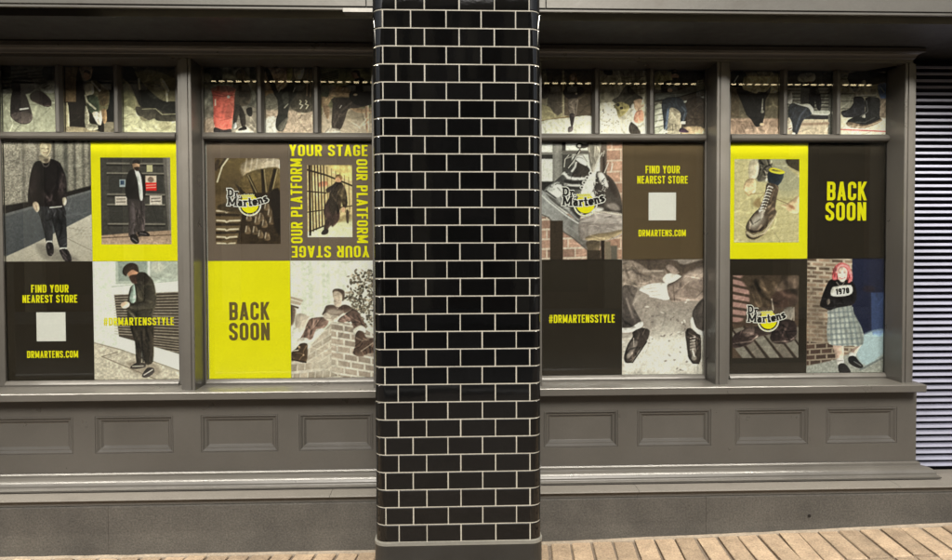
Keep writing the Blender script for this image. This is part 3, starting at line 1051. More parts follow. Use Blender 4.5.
def pic_man_wall():
    c = Cv(160, 226, (0, 0, 402, 560), (138, 132, 118))
    c.noise(70, .16).noise(14, .05)
    for x0, x1, col in ((84, 96, (92, 88, 80)), (150, 166, (104, 98, 88)), (224, 240, (62, 60, 54)), (240, 276, (122, 120, 106)), (276, 298, (66, 66, 60)), (298, 320, (128, 124, 110)), (320, 336, (78, 76, 68)), (336, 362, (138, 134, 118)), (362, 374, (84, 82, 72)), (390, 404, (90, 86, 76))):
        c.r(x0, -10, x1, 330, col, 12, .8)
    c.noise(80, .10)
    c.p('0 300 120 280 407 206 407 230 0 340', (34, 30, 27), 8, smooth=False)
    c.p('0 338 407 226 407 345 230 430 0 540', (84, 87, 90), 5, smooth=False, col2=(66, 70, 74))
    c.p('0 338 407 226 407 236 0 350', (112, 112, 112), 6, .6, smooth=False).noise(50, .05)
    c.p('0 536 130 480 235 425 407 338 407 570 0 570', (180, 174, 158), 6, smooth=False, col2=(158, 151, 135))
    c.l('230 425 420 520', (126, 120, 106), 3).l('60 560 260 470 407 400', (142, 135, 120), 3, a=.5)
    for i in range(20):
        c.e(316 + 20 * (i % 5) + 8 * (i // 5), 404 + 14 * (i // 5), 7, 3.5, (150, 142, 126), -12, 4, .6)
    c.p('140 478 240 500 330 545 300 562 180 548', (96, 92, 84), 22, .55)
    LL, RL = '150 302 214 300 219 370 218 468 190 472 178 420 160 350', '205 310 276 306 284 400 284 498 252 500 230 420 214 350'
    c.p(LL, (44, 44, 47), 4).p(RL, (40, 40, 43), 4).fold(LL, 16, .4, 80, 25, 60, 7).fold(RL, 22, .45, 80, 25, 70, 8)
    c.r(190, 464, 216, 474, (196, 194, 188), 5).r(252, 496, 284, 505, (206, 204, 198), 5)
    c.p('188 476 217 474 223 518 208 536 192 524', (40, 35, 36), 4).p('250 506 285 504 305 546 298 566 274 560 256 530', (42, 36, 37), 4).fold('188 476 217 474 223 518 208 536 192 524', 6, .9, 70, 20, 30, 5).fold('250 506 285 504 305 546 298 566 274 560 256 530', 7, .9, 60, 20, 34, 5)
    J_ = '168 92 140 103 120 160 109 236 108 282 135 298 160 303 262 306 284 280 288 232 286 170 262 106 238 90 212 84'
    c.p(J_, (25, 19, 19), 5).fold(J_, 34, .45, 85, 22, 90, 12)
    c.p('125 170 148 118 160 200 150 288 118 280', (42, 32, 31), 16, .6)
    c.z(.637, 74, -14)
    c.l('212 508 296 500', (176, 174, 168), 8).l('160 182 172 204 190 210 206 200 214 180', (116, 108, 100), 5, a=.8)
    c.p('140 130 212 130 216 168 190 182 156 176', (150, 138, 112), 6).p('170 160 206 150 212 172 190 184', (84, 72, 58), 10, .8)
    c.p('146 70 160 40 186 34 214 44 224 78 216 110 196 134 172 132 152 110', (184, 172, 138), 5)
    c.p('196 40 222 56 222 100 200 130 188 130 206 90', (128, 114, 88), 10, .75).p('150 30 166 24 200 28 226 46 226 74 214 56 188 44 164 46 152 66 144 60', (142, 128, 96), 6)
    c.e(166, 78, 8, 4, (96, 82, 62), 0, 6, .8).e(203, 80, 8, 4, (84, 70, 54), 0, 6, .8).l('183 76 188 94', (140, 122, 92), 5, 6, .8).l('170 108 198 108', (116, 84, 66), 5, 5, .9).e(184, 122, 16, 5, (160, 146, 116), 0, 8, .6)
    c.p('86 480 104 464 128 480 134 520 116 540 96 516', (190, 168, 138), 6).l('110 490 120 530', (140, 116, 92), 4).p('304 440 326 434 334 462 322 490 308 484', (176, 164, 138), 6)
    c.z()
    return c


def pic_man_door():
    c = Cv(130, 164, (43, 78, 365, 480), (66, 64, 60))
    c.noise(30, .08)
    for z in (105, 150, 248, 295, 385):
        c.l('75 %d 335 %d' % (z, z + 2), (118, 114, 106), 7, 5).l('75 %d 335 %d' % (z + 8, z + 10), (36, 34, 32), 7, 5)
    for q in ('80 160 330 160 330 240 80 240', '80 305 330 305 330 378 80 378', '80 84 180 84 180 98 80 98'):
        c.p(q, (56, 55, 52), 4, smooth=False)
    c.r(178, 70, 190, 420, (50, 48, 46), 6, .7)
    c.p('330 70 350 70 368 420 352 420', (96, 92, 88), 5, smooth=False)
    c.p('348 70 372 70 372 430 360 420', (122, 118, 114), 5, smooth=False)
    c.p('30 440 200 425 372 415 372 490 30 490', (150, 130, 112), 6, smooth=False, col2=(172, 150, 132), grain=.1)
    c.l('40 450 372 436', (98, 82, 70), 5)
    c.r(256, 112, 283, 144, (176, 172, 138)).r(250, 162, 300, 196, (190, 176, 160)).r(250, 194, 300, 231, (196, 40, 36)).e(274, 180, 14, 13, (120, 104, 94))
    c.l('254 206 296 204', (226, 160, 150), 4).l('254 218 296 216', (226, 160, 150), 4)
    c.r(130, 180, 157, 214, (150, 160, 164)).r(134, 184, 152, 204, (50, 70, 92))
    c.r(109, 258, 163, 298, (186, 178, 168)).l('116 270 156 269', (92, 84, 78), 4).l('116 284 156 283', (92, 84, 78), 4)
    c.r(268, 254, 324, 296, (186, 178, 168)).l('276 268 316 266', (92, 84, 78), 4).l('276 282 316 280', (92, 84, 78), 4)
    c.p('166 265 238 262 246 340 238 432 208 432 206 330 204 430 200 446 168 440 172 340', (52, 48, 48), 4, col2=(70, 62, 62))
    c.p('176 300 196 300 198 438 176 436', (96, 88, 90), 8, .55)
    c.p('176 438 202 434 216 462 212 476 196 478 178 462', (28, 25, 26), 4).l('186 452 206 468', (110, 104, 104), 4)
    c.p('210 424 240 418 264 432 262 442 236 442 212 436', (28, 25, 26), 4).l('222 428 250 434', (100, 94, 94), 4)
    c.p('190 132 170 150 158 200 160 262 190 270 238 268 250 240 246 180 232 150 216 134', (22, 20, 20), 4)
    c.p('200 134 212 134 230 170 236 266 222 268 214 190', (196, 200, 196), 4)
    c.p('192 102 206 94 220 98 224 118 214 138 200 134 192 118', (168, 138, 112), 4)
    c.p('190 106 196 92 212 88 226 96 224 108 206 104', (30, 26, 26), 4)
    c.p('198 124 222 122 216 140 204 138', (48, 34, 30), 4)
    c.fold('176 300 196 300 240 300 238 430 170 440', 16, .4, 85, 10, 60, 6).fold('190 132 158 200 160 262 238 268 250 240 232 150', 14, .5, 85, 20, 50, 7)
    return c


def pic_man_hashtag():
    c = Cv(160, 226, (5, 5, 398, 552), (196, 204, 190))
    c.r(108, -5, 405, 110, (160, 168, 158), 5).r(120, -5, 250, 96, (128, 138, 130), 5).r(262, -5, 400, 84, (150, 156, 146), 5).r(255, -5, 264, 100, (196, 204, 194))
    c.e(300, 30, 30, 26, (168, 170, 158), 0, 14)
    c.p('86 120 400 92 405 150 92 165', (206, 212, 200), 4, smooth=False).l('90 122 400 94', (150, 158, 148), 4)
    c.p('100 160 405 146 405 440 118 352', (66, 58, 50), 4, smooth=False)
    for k in range(24):
        y = 160 + k * 12.0
        c.l([(100, y), (405, y - 12 + k * 2.2)], (152, 144, 130), 4, 3, .8) if y < 350 else c.l([(230, y - 6), (405, y + 16)], (150, 142, 128), 4, 3, .75)
    c.p('-5 300 100 345 240 410 405 446 405 560 -5 560', (190, 196, 184), 5, smooth=False)
    c.p('108 352 405 442 405 512 270 470 110 400', (206, 212, 202), 5, smooth=False)
    c.p('-5 375 110 410 250 462 405 520 405 570 -5 570', (176, 168, 152), 6, smooth=False, grain=.12)
    c.l('40 445 300 560', (120, 110, 96), 5).l('40 445 110 425', (120, 110, 96), 4).l('0 380 120 412 405 520', (132, 124, 110), 5)
    c.p('150 470 280 480 300 530 200 530', (120, 108, 94), 16, .6)
    c.noise(36, .05)
    c.p('172 290 268 280 276 380 272 470 236 482 222 420 218 470 196 478 190 380', (40, 36, 30), 5, col2=(56, 50, 42), ang=0)
    c.l('220 330 226 470', (24, 21, 18), 6, 6)
    c.p('170 492 198 474 234 478 236 496 200 504 172 502', (60, 54, 50), 4).l('178 492 226 490', (180, 172, 160), 4)
    c.p('222 530 244 500 272 500 276 520 250 542 226 544', (56, 50, 48), 4).l('230 532 268 508', (190, 184, 172), 5)
    c.p('190 110 220 82 250 70 276 92 290 150 288 210 270 262 270 296 170 300 158 250 160 190 172 130', (48, 44, 36), 5, col2=(62, 58, 48), ang=0)
    c.p('180 122 196 118 196 190 170 190', (150, 170, 160), 5, .9)
    c.p('244 120 282 130 288 210 240 226 178 224 160 206 230 188', (58, 54, 46), 6).l('240 120 236 190 180 206', (30, 27, 22), 5)
    c.l('196 110 206 190', (28, 25, 21), 7)
    c.p('130 200 150 190 168 198 164 216 140 222 130 212', (214, 186, 158), 4)
    c.p('160 58 176 40 206 46 216 76 204 100 186 104 174 88', (168, 124, 96), 5)
    c.p('170 74 196 66 214 72 208 104 188 108 176 96', (56, 38, 30), 6)
    c.p('140 60 146 30 176 12 206 22 214 56 202 52 184 44 162 60 156 74', (42, 32, 26), 5)
    c.p('206 62 240 56 262 84 240 116 206 112', (36, 32, 27), 5)
    c.fold('190 110 250 70 276 92 290 150 288 210 270 262 270 296 170 300 158 250 172 130', 24, .4, 70, 40, 60, 8).fold('172 290 268 280 276 380 272 470 236 482 196 478 190 380', 24, .4, 85, 15, 80, 7)
    return c


def pic_sole():
    c = Cv(130, 164, (45, 80, 360, 480), (88, 74, 52))
    c.p('45 190 70 110 130 80 200 80 170 160 110 230 45 250', (98, 84, 54), 14, col2=(72, 60, 40))
    c.l('110 80 80 120 56 190', (200, 194, 170), 7, 6).l('96 80 66 124', (54, 44, 32), 10, 6).l('60 96 50 130', (60, 50, 40), 18, 8)
    c.p('170 110 230 84 320 80 362 90 362 140 280 140 220 150 180 165', (148, 134, 110), 10, col2=(190, 178, 160), ang=0)
    for x in (200, 226, 252, 300, 330):
        c.l([(x, 84), (x - 10, 140)], (220, 212, 196), 6, 8, .5)
    c.p('140 210 200 150 280 128 362 130 362 250 300 240 220 240 150 250', (112, 98, 66), 8, col2=(86, 72, 46))
    for q in ('200 155 214 160 262 262 236 260', '268 130 280 132 290 250 272 250', '330 128 346 130 318 236 300 240', '140 200 156 206 200 250 170 250'):
        c.p(q, (40, 32, 22), 6, smooth=False)
    c.l('204 158 250 250', (150, 138, 108), 4, 5).l('284 134 294 240', (150, 138, 108), 4, 5).l('348 132 322 236', (150, 138, 108), 4, 5)
    c.p('170 250 300 240 362 236 362 480 150 480 160 380 190 300', (52, 42, 30), 10)
    for x, y in ((236, 330), (266, 350), (294, 300), (318, 366), (200, 410), (236, 412), (262, 430), (294, 440), (282, 380), (246, 366), (206, 350), (310, 330)):
        c.p([(x - 15, y + 18), (x - 9, y - 8), (x, y - 18), (x + 9, y - 8), (x + 15, y + 18), (x, y + 24)], (92, 78, 60), 7)
        c.l([(x - 5, y - 12), (x - 9, y + 12)], (196, 184, 166), 5, 6, .8).l([(x + 8, y - 4), (x + 12, y + 10)], (150, 136, 116), 4, 6, .7)
    c.p('310 240 362 236 362 430 330 400 318 320', (34, 27, 20), 12)
    for k, y in enumerate((325, 370, 410, 446, 476)):
        c.p([(45, y - 12), (180 - k * 8, y - 16 + (k == 0) * 10), (178 - k * 8, y + 6), (45, y + 6)], (96, 82, 60), 5, smooth=False)
        c.l([(52, y), (90, y + 2), (98, y + 8), (112, y + 2), (170 - k * 8, y)], (206, 194, 172), 7, 6)
        c.l([(45, y + 18), (160 - k * 8, y + 20)], (40, 31, 22), 12, 6)
    c.p('60 300 120 290 190 320 160 338 70 322', (60, 50, 34), 10)
    c.noise(22, .06)
    return c


def pic_gate_man():
    c = Cv(100, 150, (103, 110, 312, 447), (204, 184, 140))
    c.p('200 110 312 110 312 180 240 150', (216, 196, 130), 10).p('103 110 190 110 240 160 240 300 103 330', (196, 176, 130), 10)
    c.r(128, 160, 180, 250, (222, 196, 150), 12).p('160 190 196 186 196 206 160 212', (196, 120, 96), 5, .8)
    c.p('100 420 200 390 312 360 312 450 100 450', (206, 206, 164), 6, smooth=False, col2=(222, 224, 190))
    c.p('210 380 260 350 312 340 312 372', (120, 110, 80), 10, .5)
    for x in (112, 124, 138, 152, 166, 180):
        c.l([(x, 112), (x + 6, 424 - (x - 112) * .5)], (52, 42, 34), 6, 4)
    for k in range(6):
        c.l([(196 + k * 20, 118 + k * 10), (200 + k * 20, 330)], (88, 76, 50), 4, 4, .7)
    c.l('104 132 190 156 312 206', (48, 38, 30), 8).l('104 232 190 240', (48, 38, 30), 6).l('104 330 190 318 312 300', (50, 42, 34), 5).l('112 420 240 372', (60, 52, 42), 7)
    c.r(110, 110, 120, 440, (44, 34, 28), 4)
    c.p('200 270 240 262 250 340 236 372 204 400 192 420 178 406 190 360 176 330', (62, 48, 44), 5).p('226 300 250 290 254 350 240 380 214 396', (74, 58, 52), 6)
    c.p('166 428 182 408 200 412 196 430 176 436', (40, 34, 32), 4)
    c.p('214 214 240 188 268 196 286 240 288 300 270 310 262 280 250 330 206 330 204 260', (52, 44, 36), 5).p('250 210 282 240 280 290 256 280', (84, 74, 54), 10, .6)
    c.p('190 222 222 204 236 214 200 240', (50, 42, 38), 5)
    c.e(248, 176, 15, 18, (190, 150, 118)).p('234 172 240 156 258 154 268 168 262 180 250 166', (120, 96, 66), 5).l('236 192 262 196', (40, 32, 28), 8)
    c.e(270, 318, 10, 12, (206, 170, 138)).p('284 320 298 330 294 380 284 372', (70, 60, 48), 5)
    c.fold('214 214 240 188 268 196 286 240 288 300 262 280 250 330 206 330 204 260', 18, .5, 80, 25, 50, 7).fold('200 270 250 262 254 350 204 400 190 360', 12, .4, 100, 15, 60, 6)
    c.noise(20, .06)
    return c


def pic_seated_bricks():
    c = Cv(160, 226, (8, 6, 388, 550), (228, 230, 212))
    c.p('56 0 108 0 108 300 56 260', (204, 212, 194), 8, .7, smooth=False).p('150 0 186 0 186 200 150 240', (200, 208, 190), 8, .7, smooth=False).p('225 0 262 0 262 150 225 150', (212, 217, 200), 10, .5, smooth=False)
    for k in range(9):
        c.e(84, 20 + k * 30, 5, 9, (234, 238, 224)).e(168, 12 + k * 26, 4, 8, (234, 238, 224))
    c.bricks('80 420 192 294 192 560 0 560 0 470', (176, 164, 148), (206, 198, 184), 60, 31, 0, .62, .10)
    c.bricks('190 292 300 300 400 360 400 560 190 560', (164, 150, 136), (212, 205, 192), 62, 33, 0, -.17, .12)
    c.p('80 420 190 296 190 380 60 540', (190, 180, 164), 40, .4, smooth=False)
    c.bricks('0 470 120 480 180 520 260 560 0 560', (166, 154, 138), (206, 198, 184), 34, 44, .1, .1, .14).p('100 470 190 450 240 520 120 540', (198, 190, 174), 22, .5).noise(30, .06)
    r = np.random.default_rng(5)
    for k in range(420):
        t, q = r.random(), r.random()
        x = 250 + 140 * t
        y = 50 + 300 * q
        if (x - 352) ** 2 / 92 ** 2 + (y - 170) ** 2 / 150 ** 2 < 1 + .25 * r.normal():
            s = 62 + r.random() * 70 + (70 if r.random() < .2 else 0)
            c.e(x, y, 4 + 6 * r.random(), 3 + 3 * r.random(), (s, s * .92, s * .80), r.random() * 180, 3, .9)
    c.z(.5, 0, 93)
    c.p('0 150 130 190 100 240 0 220', (178, 164, 146), 5, smooth=False).l('0 176 118 214', (216, 208, 192), 10).l('10 238 80 262', (92, 78, 68), 18).p('10 250 60 280 44 400 10 420', (100, 86, 74), 8)
    c.p('70 320 190 350 140 460 60 460', (196, 184, 168), 8).p('40 450 120 470 110 540 30 530', (232, 232, 216), 6).p('190 480 290 458 210 570 150 580', (234, 234, 220), 6)
    LG, RG = '190 366 260 352 344 352 360 384 340 430 300 456 250 462 228 500 200 560 100 560 130 490 160 410', '440 370 500 330 560 284 600 280 640 320 670 380 690 440 600 470 580 440 556 390 500 404 446 396'
    c.p(LG, (124, 102, 92), 5).p(RG, (98, 80, 72), 5).fold(LG, 18, .35, 110, 25, 120, 14).fold(RG, 18, .4, 60, 30, 120, 14)
    c.p('82 548 160 544 172 590 80 590', (226, 220, 206), 5).p('580 480 600 452 650 430 690 456 690 500 650 480 600 540 588 520', (228, 224, 210), 5)
    c.p('340 244 400 238 440 250 500 236 552 250 566 280 500 320 470 330 440 340 330 330 300 330 316 290', (92, 76, 68), 5)
    c.p('350 286 400 276 470 290 490 310 420 330 350 318', (176, 164, 150), 14, .8).l('424 246 440 276 456 246', (176, 160, 146), 5)
    c.p('310 330 336 310 372 326 440 340 470 316 500 316 450 366 430 392 360 386 318 360', (206, 194, 178), 6).p('380 350 440 338 450 370 400 392', (190, 176, 160), 6).l('330 360 400 366', (160, 144, 128), 5)
    c.p('410 190 470 190 476 244 440 258 412 240', (190, 174, 158), 6)
    c.p('398 120 420 96 470 96 496 130 494 180 466 208 430 206 402 170', (206, 190, 172), 5).p('396 122 404 96 440 86 490 98 508 128 500 190 484 200 480 150 456 118 420 112', (84, 70, 62), 6)
    c.e(420, 150, 10, 5, (140, 122, 108), 0, 6, .7).l('412 184 436 186', (150, 122, 110), 5, 5, .7).p('440 130 484 140 478 190 450 204', (176, 158, 142), 10, .6)
    c.z(.4334, 0, 326.7)
    B1, B2 = '20 240 70 200 110 150 180 145 190 200 172 350 60 330 20 325', '690 60 730 10 780 40 820 100 900 100 900 240 830 260 760 290 690 280 666 250 690 170'
    c.p(B1, (72, 58, 44), 5).p(B2, (92, 74, 64), 5).fold(B1, 9, .6, 100, 40, 90, 12).fold(B2, 16, .6, 60, 40, 90, 12)
    c.l('20 226 90 220', (206, 196, 180), 10).l('20 318 170 350', (44, 34, 28), 14).l('700 270 760 230 900 130', (190, 174, 158), 10, 5, .8).p('680 250 740 230 780 290 720 290', (110, 92, 80), 8).l('700 90 760 120 830 110', (160, 142, 128), 12, 6, .7)
    c.z()
    return c


def pic_boots():
    c = Cv(160, 226, (5, 5, 384, 555), (214, 216, 206))
    c.bricks('300 0 400 0 400 560 300 560', (182, 140, 116), (206, 182, 160), 84, 52, 0, .04, .10, wd=.08)
    c.bricks('0 340 300 340 300 560 0 560', (160, 126, 108), (198, 182, 164), 66, 46, 0, .03, .14, wd=.1).noise(40, .06)
    c.z(.5)
    c.r(120, 0, 205, 480, (122, 120, 114), 6).r(140, 0, 180, 480, (150, 148, 142), 10, .6).noise(60, .05)
    c.r(205, 0, 242, 100, (54, 50, 46), 6).r(0, 122, 122, 166, (44, 42, 38), 5).r(0, 104, 122, 124, (120, 118, 112), 5).r(205, 86, 470, 122, (96, 92, 86), 8).r(205, 120, 300, 300, (66, 64, 60), 8).r(0, 376, 130, 470, (40, 38, 35), 6)
    c.r(560, 0, 625, 480, (104, 92, 82), 6).r(584, 120, 610, 420, (64, 52, 44), 6)
    c.p('446 0 566 0 560 90 540 180 508 280 480 280 462 190 450 90', (142, 136, 124), 6).fold('446 0 566 0 560 90 540 180 508 280 480 280 462 190 450 90', 24, .26, 88, 8, 120, 7)
    c.l('580 110 520 220 500 290', (206, 200, 188), 9).l('600 90 590 140', (190, 184, 172), 7).l('640 200 600 300', (200, 192, 180), 10).l('680 210 660 290', (220, 212, 200), 8)
    c.l('372 84 300 200 262 250', (48, 44, 40), 20).l('376 88 306 200 268 250', (206, 202, 192), 8).l('270 130 236 170 228 240', (196, 192, 182), 8).l('250 160 330 130 400 130 440 190', (150, 146, 138), 10)
    c.e(372, 42, 36, 28, (62, 56, 50)).e(372, 42, 20, 14, (186, 184, 176)).p('390 30 450 24 452 50 410 66 386 56', (48, 42, 38), 5).l('372 66 380 100', (110, 100, 90), 12)
    # far boot
    c.p('30 466 140 376 200 320 250 280 330 186 350 150 400 160 436 214 470 290 450 340 400 430 380 520 370 760 300 700 110 560', (84, 83, 81), 6)
    c.p('330 190 346 178 456 250 462 300 412 344 300 322 332 254', (58, 52, 47), 5).p('338 158 372 152 416 176 436 216 420 226 344 180', (228, 228, 220), 5).l('338 200 330 240 300 280', (224, 224, 218), 16, 8)
    c.p('50 460 140 386 196 400 214 470 170 540 110 516', (206, 208, 204), 10).l('228 300 262 340 330 352 410 350', (226, 226, 220), 24, 8).l('236 372 300 384 384 382', (40, 38, 36), 26, 8).l('232 404 300 414 372 414', (222, 222, 216), 16, 7).l('222 436 300 436 384 446', (44, 42, 40), 18, 7)
    c.l('200 360 214 380 190 390', (60, 58, 56), 8).l('60 466 160 540 250 640 370 750', (36, 34, 34), 14, 6).p('150 540 230 520 300 600 370 740 330 730 240 640', (150, 150, 148), 12).p('230 560 330 560 376 640 372 730 300 660', (52, 50, 49), 10)
    c.fold('60 460 200 330 330 190 460 300 380 520 300 680 110 540', 22, .5, 20, 40, 90, 9)
    # far sole
    S1 = '10 480 40 470 120 570 250 680 372 770 440 860 560 930 548 1020 512 1062 430 1010 300 900 222 850 150 800 80 712 10 684'
    c.p(S1, (160, 163, 163), 6, col2=(96, 90, 85), ang=30).l('10 500 110 590 250 700 360 770', (216, 218, 216), 10, 6).l('10 600 100 660 240 780 400 900', (140, 140, 138), 8, 8).l('14 684 80 712 150 800 222 850 300 900 430 1010 512 1062', (84, 78, 72), 10, 6)
    # near boot
    c.p('530 286 604 300 690 370 750 500 770 600 770 700 440 690 470 600 540 560 500 470 520 380', (72, 65, 60), 6).p('536 300 590 300 640 420 600 420 560 380', (222, 218, 210), 8).p('640 330 700 420 740 520 700 520 650 430', (58, 48, 42), 10)
    for k in range(60):
        x, y = 490 + 130 * c.rnd.random(), 330 + 230 * c.rnd.random()
        s = 200 if c.rnd.random() < .4 else 44
        a = c.rnd.random() * 3
        c.l([(x, y), (x + 26 * math.cos(a), y + 26 * math.sin(a))], (s, s * .98, s * .94), 5, 3, .85)
    for x, y in ((474, 300), (440, 342), (412, 388), (392, 432)):
        c.e(x, y, 19, 19, (206, 204, 196)).e(x, y, 9, 9, (52, 48, 45))
    c.p('390 710 450 640 540 610 640 630 770 640 770 690 600 664 480 680', (60, 54, 50), 8).p('440 650 520 620 590 630 570 660 470 668', (226, 222, 212), 14).p('620 600 700 580 750 640 690 650', (140, 130, 122), 12)
    S2 = '360 820 380 730 470 678 600 662 768 684 772 870 640 930 560 942 420 932 372 900'
    c.p(S2, (178, 168, 162), 6, col2=(132, 122, 116)).l('392 712 470 680 600 664 768 688', (214, 204, 188), 16, 6).l('380 760 480 726 620 716 768 736', (182, 172, 166), 12, 10).l('376 800 480 780 768 790', (128, 118, 112), 14, 14)
    for k in range(22):
        c.l([(400 + k * 17, 706 - 40 * math.sin(k / 21 * 2.6)), (408 + k * 17, 704 - 40 * math.sin(k / 21 * 2.6))], (110, 98, 86), 5, 3, .7)
    c.p('430 900 520 870 640 856 768 830 768 862 650 920 560 936 440 930', (150, 132, 100), 8).fold(S2, 12, .25, 0, 10, 120, 10)
    c.z()
    c.r(48, 372, 108, 560, (58, 47, 34), 5).p('10 344 40 350 80 404 108 430 108 372 60 340', (120, 110, 98), 8, .0)
    c.p('218 470 280 470 272 520 254 532 226 512', (92, 80, 62), 6).r(285, 466, 303, 560, (44, 34, 28), 5).r(220, 512, 284, 560, (62, 52, 40), 6).r(303, 470, 330, 560, (120, 108, 90), 6).r(330, 490, 362, 560, (96, 90, 80), 8)
    return c


def pic_hands():
    c = Cv(160, 226, (10, 5, 392, 552), (138, 124, 112))
    c.p('0 380 400 360 400 560 0 560', (196, 190, 176), 60, smooth=False).noise(18, .10).noise(50, .06)
    c.e(240, 300, 120, 60, (150, 140, 128), 0, 60, .6).e(220, 440, 90, 110, (204, 200, 186), 0, 70, .6)
    r = np.random.default_rng(9)
    for k in range(50):
        s = r.random()
        col = (92, 82, 72) if s < .6 else (226, 218, 206)
        c.e(110 + r.random() * 220, 200 + r.random() * 340, 2 + 8 * r.random(), 2 + 3 * r.random(), col, r.random() * 90 - 45, 4, .6)
    c.p('10 5 240 5 300 30 400 5 400 40 320 100 200 70 100 60', (84, 68, 54), 10)
    c.p('0 20 60 10 150 60 210 50 220 110 110 130 40 140 0 120', (150, 130, 112), 8, col2=(118, 100, 86), ang=0).l('60 30 90 70 150 90', (108, 90, 76), 9, 8).l('20 30 40 90', (110, 92, 78), 10, 8).l('110 60 200 60', (170, 150, 132), 8, 9)
    c.p('200 100 220 74 262 72 300 96 260 112 220 118', (232, 224, 208), 5)
    c.p('215 40 240 30 280 66 250 74', (140, 118, 104), 6)
    c.p('90 148 110 130 160 118 212 116 240 130 240 186 214 198 180 190 140 182 134 172 104 158', (236, 230, 216), 4).l('112 146 170 140', (180, 166, 150), 4).l('120 160 176 156', (180, 166, 150), 4).l('150 176 190 172', (190, 176, 160), 4)
    c.p('222 130 260 108 400 30 400 190 330 200 262 206 236 196', (146, 122, 106), 6, col2=(120, 100, 88), ang=0).l('250 120 258 200', (112, 92, 80), 6).l('290 130 400 160', (118, 98, 84), 8, 10).p('300 80 390 50 390 90 310 120', (170, 146, 128), 16, .7)
    c.p('0 140 80 138 70 180 60 220 96 290 104 320 60 330 0 330', (92, 80, 72), 6, col2=(62, 54, 50)).l('30 190 60 280', (120, 106, 96), 8, 10)
    c.p('0 330 50 328 100 298 106 322 60 348 0 350', (230, 224, 212), 5)
    c.p('60 350 100 330 140 344 124 400 90 440 58 490 30 496 18 470 36 410 60 372', (56, 46, 40), 5).p('40 420 60 390 84 396 66 440 40 470', (110, 98, 90), 9, .9).l('64 380 66 420', (160, 146, 134), 4).l('28 492 60 494 96 440 126 396', (34, 27, 24), 6)
    c.e(40, 462, 9, 14, (150, 138, 126), 20, 8, .8)
    c.p('345 250 392 190 400 200 400 350 380 352 350 310', (78, 68, 62), 6).p('334 290 344 282 360 330 394 350 394 366 360 358 338 330', (230, 224, 212), 5)
    c.p('310 352 332 332 366 358 384 380 384 480 372 502 346 500 324 470 316 410', (54, 44, 38), 5).p('332 400 352 394 362 440 346 470 332 440', (120, 108, 98), 8, .9).l('326 466 346 500 374 502', (32, 26, 22), 6)
    for k in range(5):
        c.l([(334, 380 + k * 14), (356, 376 + k * 14)], (170, 158, 146), 3)
    c.e(352, 476, 12, 12, (150, 140, 128), 0, 8, .8)
    c.noise(50, .05)
    c.fold('0 20 60 10 150 60 210 50 220 110 110 130 40 140 0 120', 20, .25, 10, 40, 80, 9).fold('222 130 260 108 400 30 400 190 330 200 262 206 236 196', 20, .25, 160, 35, 80, 9).fold('0 140 80 138 70 180 60 220 96 290 104 320 60 330 0 330', 16, .3, 70, 20, 90, 8).fold('60 350 100 330 140 344 124 400 90 440 58 490 30 496 18 470 36 410 60 372', 14, .7, 110, 25, 50, 6).fold('310 352 332 332 366 358 384 380 384 480 372 502 346 500 324 470 316 410', 14, .7, 80, 25, 50, 6)
    return c


